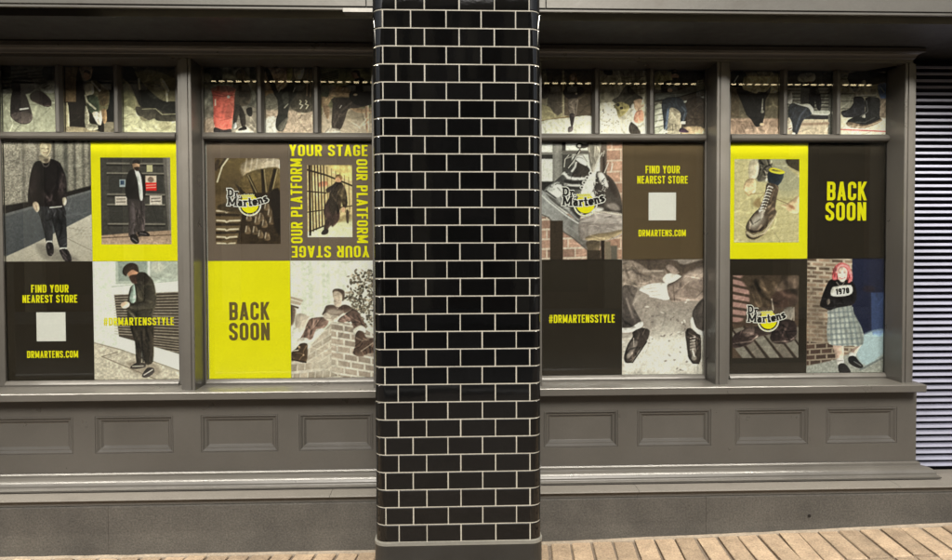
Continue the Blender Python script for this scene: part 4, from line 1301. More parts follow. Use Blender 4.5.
def pic_boot_laces():
    c = Cv(130, 164, (40, 82, 340, 475), (184, 176, 136))
    for k in range(12):
        c.l([(40, 150 + k * 34), (340, 60 + k * 40)], (164, 155, 114), 3, 5, .5)
        c.l([(20 + k * 40, 480), (110 + k * 34, 82)], (200, 193, 156), 8, 12, .3)
    c.noise(30, .05).z(.7566, 37.7, 65.9)
    c.p('130 20 330 20 340 80 400 140 400 200 300 220 200 170 120 140', (150, 148, 128), 12, .9).p('150 20 220 20 215 120 170 160 140 140', (84, 80, 72), 8).fold('130 20 230 20 215 150 140 150', 22, .6, 60, 50, 50, 8).p('320 20 400 20 400 100 330 60', (62, 56, 46), 6).l('330 70 400 104', (168, 160, 126), 8)
    c.p('290 130 390 140 400 240 300 260 270 220', (160, 158, 132), 20, .6)
    c.p('96 40 130 24 152 60 140 130 100 150 88 110', (196, 186, 162), 8).p('58 200 80 150 128 146 134 214 112 236 70 220', (212, 186, 150), 6).l('70 230 90 248 110 236', (176, 146, 110), 6).l('100 240 190 232 130 300', (150, 132, 96), 4)
    c.p('288 310 330 296 400 250 400 350 350 356 320 330', (214, 188, 152), 6).e(352, 318, 20, 10, (150, 112, 84), 30, 8).p('116 300 150 262 170 300 150 324', (132, 112, 80), 12, .8).l('260 270 330 300', (120, 106, 80), 4)
    c.p('216 90 304 110 270 186 210 166', (40, 47, 54), 5).p('212 84 240 74 300 92 310 106 280 114 226 102', (222, 208, 60), 4).e(256, 93, 28, 6, (120, 112, 60), 8, 5).e(240, 88, 6, 3, (40, 40, 36))
    BT = '204 170 272 192 262 262 254 330 262 350 230 400 180 470 110 480 76 462 82 420 124 358 160 320 190 240'
    c.p(BT, (74, 64, 54), 5).p('84 440 110 390 150 356 196 380 190 420 140 466 100 468', (108, 98, 88), 12).p('104 420 140 374 176 384 150 430 116 446', (190, 184, 172), 18, .75).p('90 456 140 470 186 440 170 470 110 486', (44, 36, 30), 8)
    c.fold(BT, 26, .6, 115, 30, 60, 8).p('150 340 170 320 190 340 170 390', (206, 200, 188), 10, .6)
    for k in range(9):
        c.l([(212 - k * 7, 190 + k * 19), (232 - k * 7, 196 + k * 18)], (226, 222, 210), 6, 4).l([(206 - k * 6, 198 + k * 19), (214 - k * 6, 190 + k * 19)], (240, 238, 228), 5, 4)
        c.e(236 - k * 6, 200 + k * 18, 4, 4, (200, 194, 180))
    c.p('74 466 110 486 184 472 232 400 262 350 264 366 236 420 190 490 120 518 80 500', (150, 138, 116), 5).p('76 490 120 512 186 490 130 524 90 514', (52, 44, 36), 5).l('80 480 120 500 186 482 240 400', (200, 190, 166), 5)
    c.e(170, 506, 70, 12, (130, 118, 88), -20, 18, .4).z()
    return c


def pic_bench_boots():
    c = Cv(130, 164, (33, 85, 340, 480), (78, 66, 56))
    c.p('33 85 86 85 116 180 110 240 80 300 33 320', (150, 122, 116), 8, smooth=False)
    for k in range(7):
        c.l([(33, 96 + k * 36), (120, 118 + k * 34)], (70, 58, 50), 13, 6)
    c.p('80 85 340 85 340 220 220 230 120 240 110 160', (68, 58, 48), 12, col2=(84, 72, 60)).p('220 150 300 90 340 96 330 150 260 170', (104, 90, 80), 14, .8).p('230 180 330 150 330 230 250 240', (62, 52, 46), 10)
    c.e(270, 200, 60, 44, (70, 56, 50), -10, 10)
    c.l('214 200 222 250', (190, 180, 168), 5, 6)
    c.p('270 250 316 240 310 300 290 330 250 330', (132, 126, 118), 6).l('318 240 318 300', (160, 150, 140), 5)
    for k in range(7):
        c.p([(33 + k * 64 - 60, 340 + k * 2), (80 + k * 64 - 60, 330), (190 + k * 64 - 60, 480), (140 + k * 64 - 60, 480)], (122, 118, 110) if k % 2 == 0 else (112, 106, 98), 6, smooth=False)
        c.l([(84 + k * 64 - 60, 330), (196 + k * 64 - 60, 484)], (52, 44, 38), 12, 6)
    c.p('33 380 70 350 130 330 200 340 210 366 150 380 120 410 60 430 33 424', (56, 46, 44), 6).l('40 410 120 400 150 374', (120, 108, 102), 5, 6).p('90 340 130 330 130 366 90 376', (90, 78, 74), 10)
    c.p('210 370 240 300 320 306 330 380 290 410 236 412 212 396', (44, 36, 35), 6).l('220 404 300 400 330 374', (96, 86, 82), 5, 6).p('240 310 290 310 280 350 244 350', (62, 52, 50), 8)
    c.fold('33 380 70 350 130 330 200 340 210 366 150 380 60 430', 14, .6, 0, 30, 50, 7).fold('210 370 240 300 320 306 330 380 290 410 236 412', 14, .6, 30, 40, 50, 7).fold('120 100 330 100 330 230 130 230', 24, .3, 60, 40, 90, 12)
    c.noise(24, .06)
    return c


def pic_woman():
    c = Cv(160, 226, (12, 8, 384, 552), (126, 112, 98))
    c.bricks('0 0 260 0 260 560 0 560', (126, 106, 90), (160, 148, 132), 62, 20, 0, -.06, .25, wd=.2)
    c.noise(16, .16)
    c.p('12 150 90 200 100 430 12 440', (100, 88, 76), 40, .5)
    c.bricks('0 400 150 420 150 560 0 560', (70, 54, 46), (134, 122, 108), 54, 26, 0, .06, .2)
    c.p('12 520 150 490 290 430 400 360 400 570 0 570', (140, 142, 136), 8, smooth=False, grain=.1)
    c.p('226 0 400 0 400 370 320 364 290 376 226 300', (33, 37, 60), 5, smooth=False, col2=(26, 31, 54)).p('318 170 400 170 400 365 322 360', (50, 66, 102), 6, smooth=False).e(306, 152, 30, 16, (40, 34, 44), 0, 10)  # navy and blue areas: a reflection on the glass, painted into the print
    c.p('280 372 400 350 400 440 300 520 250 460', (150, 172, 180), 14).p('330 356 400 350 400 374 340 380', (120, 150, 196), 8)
    c.l('270 540 384 480', (96, 104, 104), 8, 8)
    c.p('138 420 186 424 188 480 186 510 160 505 150 470', (196, 168, 152), 5).p('232 440 272 420 262 440 244 470 222 472', (190, 164, 150), 5)
    c.p('156 486 186 484 188 512 162 514', (216, 212, 206), 4).p('220 456 248 462 240 482 216 472', (206, 204, 200), 4).l('160 496 186 496', (120, 114, 110), 3)
    c.p('164 516 190 508 214 530 222 556 172 556', (24, 24, 26), 4).p('214 478 242 474 264 500 284 522 272 534 240 524 214 504', (22, 22, 24), 4).l('240 500 272 520', (110, 112, 112), 4)
    c.p('118 248 220 232 236 270 270 330 284 380 276 424 230 424 180 424 120 414 108 360 112 290', (172, 176, 170), 5, col2=(140, 146, 140), ang=0)
    m = c.mask('118 248 220 232 236 270 270 330 284 380 276 424 230 424 180 424 120 414 108 360 112 290', 5)
    for k in range(7):
        x = 118 + k * 20
        mm = c.mask([(x, 230), (x + 8, 230), (x + 22 + k * 5, 430), (x + 10 + k * 5, 430)], 5, False) * m * .55
        c.put(mm, (96, 106, 112))
    for k in range(7):
        mm = c.mask([(100, 262 + k * 26), (290, 252 + k * 26), (290, 262 + k * 26), (100, 272 + k * 26)], 5, False) * m * .5
        c.put(mm, (92, 102, 108))
    c.p('222 238 260 320 282 380 274 420 250 330', (110, 114, 110), 14, .5)
    c.z(.53, 52.6, 4.8)
    SW = '190 190 130 196 90 260 50 370 42 430 90 456 130 470 200 446 316 428 356 400 372 330 350 240 300 200'
    c.p(SW, (25, 23, 25), 5).fold(SW, 26, .5, 60, 40, 90, 10).p('100 380 122 366 130 400 110 420', (120, 110, 100), 6, .8)
    c.p('146 268 190 254 316 244 324 320 230 344 140 334', (224, 222, 214), 5)
    c.p('150 186 150 130 176 70 230 40 290 64 316 110 330 170 322 206 292 222 276 190 200 190 170 196', (208, 74, 82), 7, col2=(214, 92, 96)).p('166 120 186 76 226 48 280 62 310 110 324 140 296 120 270 80 216 78 196 130', (226, 150, 146), 10, .8)
    c.p('196 120 216 84 252 80 280 112 278 170 252 212 224 210 200 176', (236, 206, 190), 6).p('256 100 282 120 276 176 252 208 262 150', (206, 168, 152), 10, .6)
    c.e(217, 132, 8, 4, (96, 64, 62), 0, 5, .85).e(258, 130, 8, 4, (96, 64, 62), 0, 5, .85).l('212 120 224 118', (150, 104, 92), 4, 4, .7).l('250 118 264 118', (150, 104, 92), 4, 4, .7).l('236 140 238 160', (206, 168, 152), 5, 5, .8).l('216 178 238 186 262 176', (176, 70, 74), 7, 5).l('222 181 256 180', (232, 220, 210), 4, 4)
    c.fold('150 186 150 130 176 70 196 130 200 190', 8, .4, 95, 12, 70, 8).fold('290 100 330 170 322 206 292 222 280 190', 8, .4, 85, 12, 70, 8)
    c.l('188 216 210 246 236 250 258 216', (176, 166, 158), 5, 4, .8)
    c.z()
    return c


# --- transom pictures, traced on 448 x 560
def tcv(base):
    c = Cv(96, 116, (18, 20, 424, 544), base)
    c.clutter, c.clutter_amp = 70, .20
    return c


def tr0():
    c = tcv((96, 96, 84)); c.p('0 240 448 225 448 560 0 560', (150, 152, 130), 12, smooth=False)
    for k in range(5):
        c.l([(20, 60 + 34 * k), (200, 46 + 34 * k)], (40, 38, 34), 14, 8, .8); c.l([(200, 70 + 24 * k), (330, 60 + 24 * k)], (54, 50, 44), 12, 8, .8)
    c.p('20 20 80 20 80 100 20 100', (26, 22, 20), 8).p('330 20 430 20 430 130 330 120', (44, 44, 42), 8).p('90 130 170 100 240 120 260 200 200 240 100 230', (38, 36, 34), 10).p('290 170 390 140 420 160 400 230 330 226', (160, 162, 150), 8).l('330 190 370 170', (90, 88, 80), 8)
    c.p('88 230 140 190 190 240 230 370 238 430 210 474 150 478 90 440 72 390', (38, 32, 32), 6).p('80 400 160 380 230 400 236 440 200 470 140 470 90 440', (78, 68, 66), 8).l('148 362 206 354', (196, 192, 184), 12, 5)
    c.p('226 240 280 210 340 240 382 290 376 336 330 338 250 300 224 280', (44, 34, 34), 6).l('240 296 330 334 376 330', (80, 66, 62), 8)
    return c.noise(24, .08)


def tr1():
    c = tcv((32, 26, 22)); c.p('20 20 130 20 110 100 104 300 20 300', (122, 100, 66), 8, smooth=False).p('20 330 40 330 48 520 20 540', (176, 166, 130), 6).p('20 500 200 510 300 540 300 560 20 560', (140, 128, 100), 8).r(330, 455, 430, 560, (120, 112, 92), 6).p('180 330 210 400 214 470 280 484 276 520 180 510', (150, 146, 124), 5)
    c.r(240, 20, 430, 460, (18, 18, 20), 6).p('136 20 236 20 236 90 220 120 170 130 150 80', (150, 128, 104), 8).e(196, 92, 26, 36, (186, 148, 120)).p('170 66 190 44 226 58 224 82 196 70', (70, 48, 34), 6)
    c.p('180 160 220 132 270 130 340 180 378 220 370 330 340 370 230 380 190 330 176 250', (92, 88, 60), 6).p('184 170 240 150 250 230 190 250', (176, 166, 140), 8).p('290 180 370 210 360 320 300 320', (84, 70, 44), 10).p('200 250 280 260 290 370 230 390 196 330', (52, 62, 46), 8).l('236 140 300 210', (206, 196, 172), 14, 8).l('182 250 196 300 262 356', (160, 156, 134), 14, 6)
    c.p('236 390 280 380 296 440 300 480 276 474', (206, 194, 172), 5).p('286 384 322 370 318 430 300 490 280 460', (220, 208, 184), 5).p('310 370 348 360 352 450 326 470', (150, 118, 78), 6).p('280 488 310 492 308 540 284 520', (28, 24, 22), 5)
    return c.noise(22, .08)


def tr2():
    c = tcv((118, 112, 84)); c.p('110 20 430 20 430 110 300 60 200 40 120 60', (80, 74, 56), 12).p('20 130 60 170 100 260 110 340 60 370 20 320', (120, 118, 84), 8).p('20 340 110 370 160 450 260 430 430 450 430 560 20 560', (178, 176, 138), 8)
    c.p('20 20 90 20 120 90 170 150 240 230 320 290 430 300 430 400 330 410 250 380 150 340 110 260 70 160 20 110', (30, 30, 27), 6).p('110 340 150 340 260 350 320 380 430 390 430 450 280 450 250 430 210 446 160 420 120 400', (62, 58, 48), 6)
    c.l('160 356 260 352 310 398 430 394', (150, 146, 116), 5).l('136 116 142 196', (190, 186, 160), 16, 6).l('190 160 250 150 300 170 260 180 200 160', (70, 66, 50), 6).p('294 116 320 116 366 200 350 214 320 180', (196, 190, 160), 6).l('344 200 350 290', (186, 180, 150), 16, 6)
    c.e(240, 250, 50, 14, (64, 66, 58), 30, 14, .8).e(330, 490, 50, 34, (158, 152, 116), 0, 10)
    return c.noise(20, .09)


def tr3():
    c = tcv((124, 122, 110)); c.noise(12, .35).p('20 30 150 30 140 140 20 160', (48, 52, 48), 8).r(370, 20, 440, 110, (58, 62, 58), 8).r(20, 330, 430, 560, (120, 112, 100), 30).p('20 440 90 430 90 560 20 560', (148, 128, 110), 10)
    c.p('258 520 330 490 400 550 270 552', (226, 214, 192), 8).p('262 60 300 30 350 60 360 130 300 120 264 100', (90, 84, 70), 10).e(304, 74, 30, 40, (110, 98, 78)).p('250 130 340 130 376 200 370 300 320 330 240 330 236 220', (70, 62, 52), 10).noise(16, .2)
    c.p('236 330 290 320 330 400 330 490 300 490 280 400 262 460 236 470', (42, 36, 32), 6).p('280 510 330 490 340 516 280 526', (30, 26, 26), 5).p('236 480 256 460 262 500 240 510', (170, 176, 180), 5).p('340 350 384 340 380 410 350 400', (32, 28, 26), 6)
    c.p('66 190 120 168 200 166 256 190 250 230 240 360 228 460 210 520 94 500 84 330 78 240', (170, 62, 42), 5, col2=(226, 84, 58)).p('66 190 120 168 200 166 256 190 240 210 160 216 80 206', (140, 66, 46), 5).l('78 240 160 252 250 236', (120, 40, 28), 7).p('90 500 160 520 216 512 210 550 92 550', (50, 44, 46), 6).p('200 300 250 320 220 420 170 420', (150, 66, 46), 16, .7).e(202, 254, 12, 12, (226, 206, 180)).r(94, 272, 104, 326, (214, 180, 160), 4)
    return c


def tr4():
    c = tcv((110, 102, 86)); c.p('20 20 210 20 210 130 120 220 20 160', (158, 134, 112), 8).p('20 120 70 150 110 260 20 320', (124, 100, 66), 12).p('20 250 120 240 110 420 20 420', (104, 100, 88), 12).r(20, 360, 430, 560, (168, 148, 128), 20).p('20 430 110 420 110 560 20 560', (190, 186, 176), 16).noise(40, .1)
    c.p('200 20 250 20 240 110 206 110', (146, 136, 84), 6).p('260 20 350 20 320 120 280 110', (190, 178, 156), 6).p('220 140 430 130 430 360 240 350', (74, 68, 58), 10).l('380 20 370 240', (130, 108, 84), 10).l('410 40 400 250', (124, 102, 80), 8)
    c.p('20 40 60 40 120 200 110 240 70 180', (30, 26, 24), 6).p('88 220 130 200 190 180 230 130 290 130 300 200 240 290 210 380 204 440 170 520 130 530 104 500 108 430 124 380 120 280', (40, 40, 36), 6).p('160 240 210 210 214 300 180 320', (84, 84, 74), 14, .7).p('116 500 180 430 214 420 170 510 140 528', (98, 94, 84), 8, .8).p('130 170 170 160 130 216', (176, 160, 140), 8)
    for x in (312, 360):
        c.l([(x, 280), (x + 10, 290), (x - 2, 310), (x + 22, 320), (x + 4, 345)], (206, 190, 150), 9, 5)
    c.l('256 210 270 180', (176, 172, 156), 6).l('180 340 210 310', (150, 146, 132), 8, 8)
    return c.noise(24, .08)


def tr5():
    c = tcv((112, 110, 76)); c.noise(8, .3).p('20 120 90 190 70 250 20 250', (60, 68, 44), 12)
    for k in range(5):
        c.l([(20, 70 + 14 * k), (150, 40 + 14 * k)], (32, 34, 26), 6, 5)
    c.r(20, 340, 430, 560, (150, 136, 114), 18).p('20 400 200 420 430 470 430 560 20 560', (172, 156, 134), 20)
    c.p('100 170 230 180 240 250 120 250 60 330 20 330 20 250 70 250', (156, 128, 92), 5).l('110 210 240 214', (110, 86, 58), 5).l('90 250 230 250', (110, 86, 58), 5).p('240 330 370 350 430 360 430 380 300 376', (160, 130, 98), 5).p('366 280 400 256 430 262 430 300 392 300 392 516 370 516', (190, 150, 118), 5).p('30 330 80 330 76 420 56 420', (130, 104, 76), 5)
    c.p('110 260 250 256 380 250 430 300 300 340 230 350 200 440 160 520 100 500 100 400 108 300', (62, 52, 46), 6, col2=(46, 40, 38), ang=0).l('120 480 180 360 260 290', (96, 84, 76), 12, 12, .7).l('162 340 176 320', (176, 168, 160), 6)
    c.p('180 170 270 130 290 92 330 90 400 140 430 190 430 300 300 320 236 250 250 180', (32, 28, 26), 6).p('256 60 270 40 310 36 322 80 300 100 270 96', (150, 116, 92), 5).p('262 48 284 34 318 40 326 90 306 80 296 56', (38, 32, 28), 5).e(286, 232, 16, 8, (184, 150, 120)).p('160 190 196 176 190 200', (190, 156, 126), 6)
    c.p('46 530 80 504 150 510 166 536 110 546 50 546', (176, 166, 150), 5).l('60 546 166 542', (60, 50, 44), 6)
    return c.noise(24, .07)


def tr6():
    c = tcv((78, 70, 58)); c.p('10 20 60 20 70 300 10 310', (96, 92, 74), 8).p('10 310 80 320 200 380 240 410 10 440', (140, 132, 96), 8).l('10 440 240 404', (120, 96, 56), 10).p('10 446 240 412 430 400 430 560 10 560', (206, 206, 184), 6).p('190 20 208 20 208 400 190 400', (150, 140, 112), 4, smooth=False).p('80 120 180 120 180 380 100 340', (74, 66, 56), 8).r(210, 20, 430, 392, (84, 72, 58), 6).p('20 150 70 140 80 240 30 250', (46, 40, 34), 8).e(40, 280, 30, 20, (120, 110, 90), 0, 8)
    c.e(276, 72, 22, 34, (186, 152, 124)).p('250 60 266 38 292 38 304 70 312 110 294 110 290 66 262 60 256 104 246 104', (112, 84, 54), 5)
    c.p('196 200 230 150 260 136 320 140 370 180 360 210 320 240 290 264 250 262 216 240', (42, 34, 32), 6).l('262 120 270 150', (206, 190, 160), 12).e(304, 214, 8, 7, (190, 160, 136)).p('240 262 318 258 310 330 300 400 270 404 250 380', (110, 98, 88), 6).p('250 384 290 384 276 480 262 484', (44, 36, 38), 5).p('240 490 276 482 272 520 240 530', (96, 86, 88), 5).l('300 300 296 400', (60, 52, 46), 6)
    return c.noise(24, .07)


def tr7():
    c = tcv((176, 170, 150)); c.p('24 20 400 20 400 260 24 290', (132, 126, 108), 10, smooth=False).noise(14, .22).p('60 20 130 20 128 60 70 56', (24, 22, 22), 6).p('150 20 190 20 230 230 200 250 170 120', (160, 154, 136), 6)
    for k in range(5):
        c.l([(230 + k * 34, 40), (260 + k * 30, 250)], (78, 72, 62), 5, 6, .7); c.l([(250, 80 + k * 36), (410, 70 + k * 34)], (66, 60, 52), 6, 6, .7)
    c.p('130 270 190 230 260 140 340 210 400 250 340 300 300 330 260 320 200 310', (64, 60, 50), 8).p('150 310 200 280 280 310 260 360 190 410 160 370', (132, 122, 70), 6).e(182, 304, 15, 13, (32, 28, 24)).e(212, 330, 14, 12, (32, 28, 24))
    c.p('24 300 150 320 190 420 260 420 320 330 410 400 410 560 24 560', (212, 208, 190), 8)
    r = np.random.default_rng(3)
    for k in range(30):
        c.e(40 + r.random() * 150, 300 + r.random() * 230, 3 + 5 * r.random(), 3 + 4 * r.random(), (70, 62, 54), 0, 4, .8)
    c.e(110, 450, 100, 90, (206, 202, 184), 0, 30, .5)
    c.p('320 270 400 260 410 350 340 352', (190, 156, 126), 6).p('320 430 340 360 400 350 410 430 360 456', (206, 140, 110), 6).p('300 300 320 296 318 336 296 330', (206, 200, 190), 5).p('276 500 300 440 340 470 380 540 300 548', (66, 58, 52), 6).l('306 440 350 470', (222, 214, 200), 12, 5)
    return c.noise(26, .07)


def tr8():
    c = tcv((70, 62, 54)); c.p('30 30 160 30 150 150 30 170', (140, 134, 92), 8).p('30 310 110 330 110 560 30 560', (176, 178, 160), 10)
    for k in range(5):
        c.l([(30, 290 + 50 * k), (120, 270 + 50 * k)], (110, 110, 100), 10, 8)
    c.p('220 30 430 30 430 120 230 130', (46, 44, 46), 8).p('30 210 200 190 430 110 430 180 200 240 30 270', (98, 100, 96), 6, smooth=False).l('30 270 240 232 430 176', (40, 38, 36), 8).l('220 290 430 236', (166, 168, 162), 16, 6).p('290 260 430 250 430 440 270 470', (62, 52, 44), 10).p('110 350 240 340 240 500 220 560 130 560', (156, 146, 124), 8).p('250 490 400 480 420 540 260 550', (186, 160, 122), 8)
    c.e(192, 62, 30, 40, (176, 140, 114)).p('164 50 170 30 210 28 222 56 196 44', (32, 28, 26), 5).p('170 80 214 78 206 102 184 104', (44, 34, 30), 5)
    c.p('76 150 110 110 170 100 216 130 210 180 140 200 90 190', (40, 42, 44), 6).e(150, 182, 20, 16, (180, 146, 120)).p('90 260 230 240 280 320 290 370 262 440 236 440 236 370 190 330 150 330 130 450 104 510 96 420', (46, 52, 62), 6).l('136 340 120 500', (96, 116, 146), 18, 12, .8).l('250 320 276 350 260 430', (92, 104, 122), 10, 10, .8)
    c.r(240, 438, 278, 460, (222, 218, 210), 4).r(102, 516, 132, 534, (226, 224, 218), 4).p('228 500 260 490 302 520 296 530 230 526', (62, 40, 62), 5)
    c.l('170 460 176 520', (96, 88, 76), 6).l('196 460 200 500', (96, 88, 76), 6)
    return c.noise(24, .08)


def tr9():
    c = tcv((92, 84, 66)); c.r(20, 410, 430, 560, (140, 116, 98), 14).p('160 480 280 470 410 480 410 560 160 560', (160, 134, 114), 8).p('20 30 150 30 150 150 90 180 20 130', (40, 42, 40), 8).l('60 110 90 60', (170, 174, 168), 10, 8).r(20, 150, 100, 400, (88, 76, 58), 10)
    c.p('170 40 430 40 430 180 330 200 270 190 230 206 180 190 130 160', (176, 164, 126), 8).noise(14, .14)
    c.p('76 170 130 170 240 204 260 190 320 190 360 146 356 190 320 260 318 340 300 440 280 470 240 480 200 420 160 380 120 280', (28, 26, 26), 6).l('296 250 290 350', (140, 136, 124), 10, 8).e(294, 355, 14, 12, (120, 118, 108), 0, 8).e(290, 460, 18, 12, (196, 172, 140), 0, 8)
    return c.noise(24, .08)


def tr10():
    c = tcv((84, 84, 80)); c.r(20, 30, 430, 130, (64, 62, 60), 6).p('140 40 270 36 266 100 130 100', (150, 146, 138), 6).r(36, 140, 400, 380, (110, 108, 100), 6)
    for k in range(9):
        c.l([(36, 150 + 28 * k), (400, 146 + 28 * k)], (48, 46, 46), 9, 5)
    c.p('36 200 70 195 72 280 36 280', (146, 142, 138), 5).r(30, 410, 400, 560, (176, 160, 136), 10).l('150 460 400 450', (140, 116, 96), 20, 14).p('230 350 400 340 400 380 260 374', (176, 178, 168), 6).r(180, 384, 400, 416, (40, 40, 44), 6)
    c.p('204 110 220 100 250 104 250 124 210 126', (150, 118, 98), 5).p('160 140 200 112 260 116 300 140 336 250 330 340 300 330 280 260 270 320 210 300 150 280 150 190', (30, 28, 32), 6).p('44 310 80 284 160 290 230 310 250 370 190 410 160 450 120 540 80 520 60 440 40 400', (40, 44, 54), 6).l('110 500 150 380 200 330', (84, 92, 106), 16, 14, .7)
    c.p('90 280 160 290 230 290 270 340 250 362 220 320 160 304', (200, 198, 184), 5).p('40 400 70 440 76 500 36 500', (190, 176, 158), 6).e(88, 536, 16, 10, (206, 196, 184)).l('44 500 70 490', (110, 60, 50), 8)
    return c.noise(24, .08)


def tr11():
    c = tcv((150, 142, 122)); c.r(40, 40, 150, 350, (132, 130, 118), 8)
    for k in range(5):
        c.l([(40, 80 + 62 * k), (160, 76 + 62 * k)], (88, 84, 76), 8, 6)
    c.p('100 30 420 30 420 110 350 120 250 130 240 90 210 100 180 160 140 180', (24, 24, 32), 6).p('340 130 420 116 420 230 370 240', (72, 104, 160), 8).l('370 150 400 190', (150, 176, 214), 10, 8).r(360, 240, 424, 480, (150, 132, 114), 10).r(40, 400, 430, 560, (206, 196, 172), 10)
    c.p('150 200 190 150 214 92 240 110 240 170 330 160 336 210 240 220 160 230', (146, 142, 132), 6).l('150 226 330 222', (84, 80, 74), 6)
    c.p('40 350 100 330 140 280 146 230 220 232 240 300 220 400 140 400 60 396', (36, 36, 42), 6).p('100 420 160 390 240 350 240 240 330 230 366 260 362 380 374 420 330 440 240 470 160 470 96 450', (34, 34, 36), 6).p('210 380 236 370 240 400 216 400', (150, 148, 140), 7).l('250 260 262 350 200 390', (80, 80, 82), 8, 8).l('120 440 240 440 320 400', (70, 70, 70), 8, 10)
    c.p('84 440 130 440 240 462 340 424 374 404 380 430 300 470 220 492 130 484 88 464', (124, 106, 86), 5).l('110 470 230 480 370 430', (206, 180, 150), 5, 5, .8).l('40 500 430 516', (186, 66, 62), 9, 5)
    return c.noise(24, .08)


# ------------------------------------------------------------------ hang the posters
ZA, ZB, ZC = 2.1435, 1.5115, 0.8845


def cell(wi, cx_, cz_):
    xs_ = CELLX[wi]
    z = (ZA, ZB + 0.0007) if cz_ == 0 else (ZB - 0.0007, ZC)
    return xs_[cx_] + 0.0007, xs_[cx_ + 1] - 0.0007, z[1], z[0]


def flat_poster(wi, cx_, cz_, material, label):
    x0, x1, z0, z1 = cell(wi, cx_, cz_)
    o = obj('window_poster', pyd('window_poster', [(x0, 0, z0), (x1, 0, z0), (x1, 0, z1), (x0, 0, z1)], [(0, 1, 2, 3)]), material)
    tag(o, label, 'poster', 'posters filling the shop windows')
    return o, (x0, x1, z0, z1)


def full_poster(wi, cx_, cz_, pic, label, gain=1.0, sat=1.0):
    x0, x1, z0, z1 = cell(wi, cx_, cz_)
    o = obj('window_poster', pic().ink(GAIN * gain, x0, x1, z0, z1, 0.0, 'window_poster', sat))
    tag(o, label, 'poster', 'posters filling the shop windows')
    return o, (x0, x1, z0, z1)


def at(c, rect, x, y):
    """trace position -> poster plane"""
    return c[0] + (x - rect[0]) / (rect[2] - rect[0]) * (c[1] - c[0]), c[3] - (y - rect[1]) / (rect[3] - rect[1]) * (c[3] - c[2])


def line(c, rect, txt, x0, x1, y0, y1, ang=0, s=.165, gw=.45):
    a, b = at(c, rect, x0, y1), at(c, rect, x1, y0)
    w_, h_ = b[0] - a[0], b[1] - a[1]
    if ang in (90, -90):
        w_, h_ = h_, w_
    return (txt, (a[0] + b[0]) / 2, (a[1] + b[1]) / 2, w_, h_, ang, s, gw)


def inset(parent, c, rect, x0, y0, x1, y1, pic, gain=1.0):
    a, b = at(c, rect, x0, y1), at(c, rect, x1, y0)
    return obj('photo_print', pic().ink(GAIN * gain, a[0], b[0], a[1], b[1], -0.0009, 'photo_print'), None, parent)


# window 1
full_poster(0, 0, 0, pic_man_wall, 'photo poster of a person in black jacket leaning by a ribbed stone wall', 1.1, .7)
o, c = flat_poster(0, 1, 0, M['yellow'], 'yellow bordered poster of a person in dark clothes before a panelled door')
inset(o, c, (0, 2, 400, 558), 43, 78, 365, 480, pic_man_door)
R1 = (25, 45, 347, 488)
o, c = flat_poster(0, 0, 1, M['dark_brown'], 'dark brown poster reading FIND YOUR NEAREST STORE below the person by the stone wall')
lettering(o, [line(c, R1, 'FIND YOUR', 117, 257, 131, 160), line(c, R1, 'NEAREST STORE', 84, 289, 169, 198), line(c, R1, 'DRMARTENS.COM', 97, 288, 378, 404)], M['yellow'])
a, b = at(c, R1, 134, 342), at(c, R1, 243, 234)
obj('blank_square', pyd('blank_square', [(a[0], -0.0015, a[1]), (b[0], -0.0015, a[1]), (b[0], -0.0015, b[1]), (a[0], -0.0015, b[1])], [(0, 1, 2, 3)]), M['white'], o)
R2 = (5, 5, 398, 552)
o, c = full_poster(0, 1, 1, pic_man_hashtag, 'photo poster of a person looking down beside a louvred wall, yellow hashtag across', 1.2, .85)
lettering(o, [line(c, R2, '#DRMARTENSSTYLE', 50, 370, 265, 301)], M['yellow'])

# window 2
R3 = (5, 2, 405, 558)
o, c = flat_poster(1, 0, 0, M['taupe'], 'taupe poster with a close-up of a boot sole and an emblem')
inset(o, c, R3, 45, 80, 360, 480, pic_sole)
q = at(c, R3, 200, 274)
emblem(o, q[0], q[1], 0.222)
R4 = (21, 0, 412, 556)
o, c = flat_poster(1, 1, 0, M['taupe'], 'taupe poster with YOUR STAGE OUR PLATFORM lettering framing a small photo')
inset(o, c, R4, 103, 110, 312, 447, pic_gate_man)
lettering(o, [line(c, R4, 'YOUR STAGE', 22, 386, 15, 68, s=.16), line(c, R4, 'YOUR STAGE', 28, 390, 488, 542, 180, s=.16),
              line(c, R4, 'OUR PLATFORM', 26, 80, 80, 475, 90, s=.16), line(c, R4, 'OUR PLATFORM', 333, 385, 82, 475, -90, s=.16)], M['yellow'])
R5 = (68, 42, 388, 480)
o, c = flat_poster(1, 0, 1, M['yellow'], 'plain yellow poster reading BACK SOON in brown letters')
lettering(o, [line(c, R5, 'BACK', 149, 306, 195, 262), line(c, R5, 'SOON', 147, 306, 272, 338)], M['brown_text'])
full_poster(1, 1, 1, pic_seated_bricks, 'sepia photo poster of a person sitting astride a brick wall corner', .92, .9)

# window 3
R6 = (5, 5, 384, 555)
o, c = full_poster(2, 0, 0, pic_boots, 'photo poster of hanging silver grey boots against brick with an emblem', .95, .8)
q = at(c, R6, 200, 272)
emblem(o, q[0], q[1], 0.240)
R7 = (370, 52, 695, 522)
o, c = flat_poster(2, 1, 0, M['brown'], 'mid brown poster reading FIND YOUR NEAREST STORE beside the hanging boots')
lettering(o, [line(c, R7, 'FIND YOUR', 462, 600, 145, 176), line(c, R7, 'NEAREST STORE', 429, 632, 186, 217), line(c, R7, 'DRMARTENS.COM', 435, 625, 403, 430)], M['yellow'])
a, b = at(c, R7, 475, 365), at(c, R7, 585, 253)
obj('blank_square', pyd('blank_square', [(a[0], -0.0015, a[1]), (b[0], -0.0015, a[1]), (b[0], -0.0015, b[1]), (a[0], -0.0015, b[1])], [(0, 1, 2, 3)]), M['white'], o)
R8 = (41, 40, 340, 465)
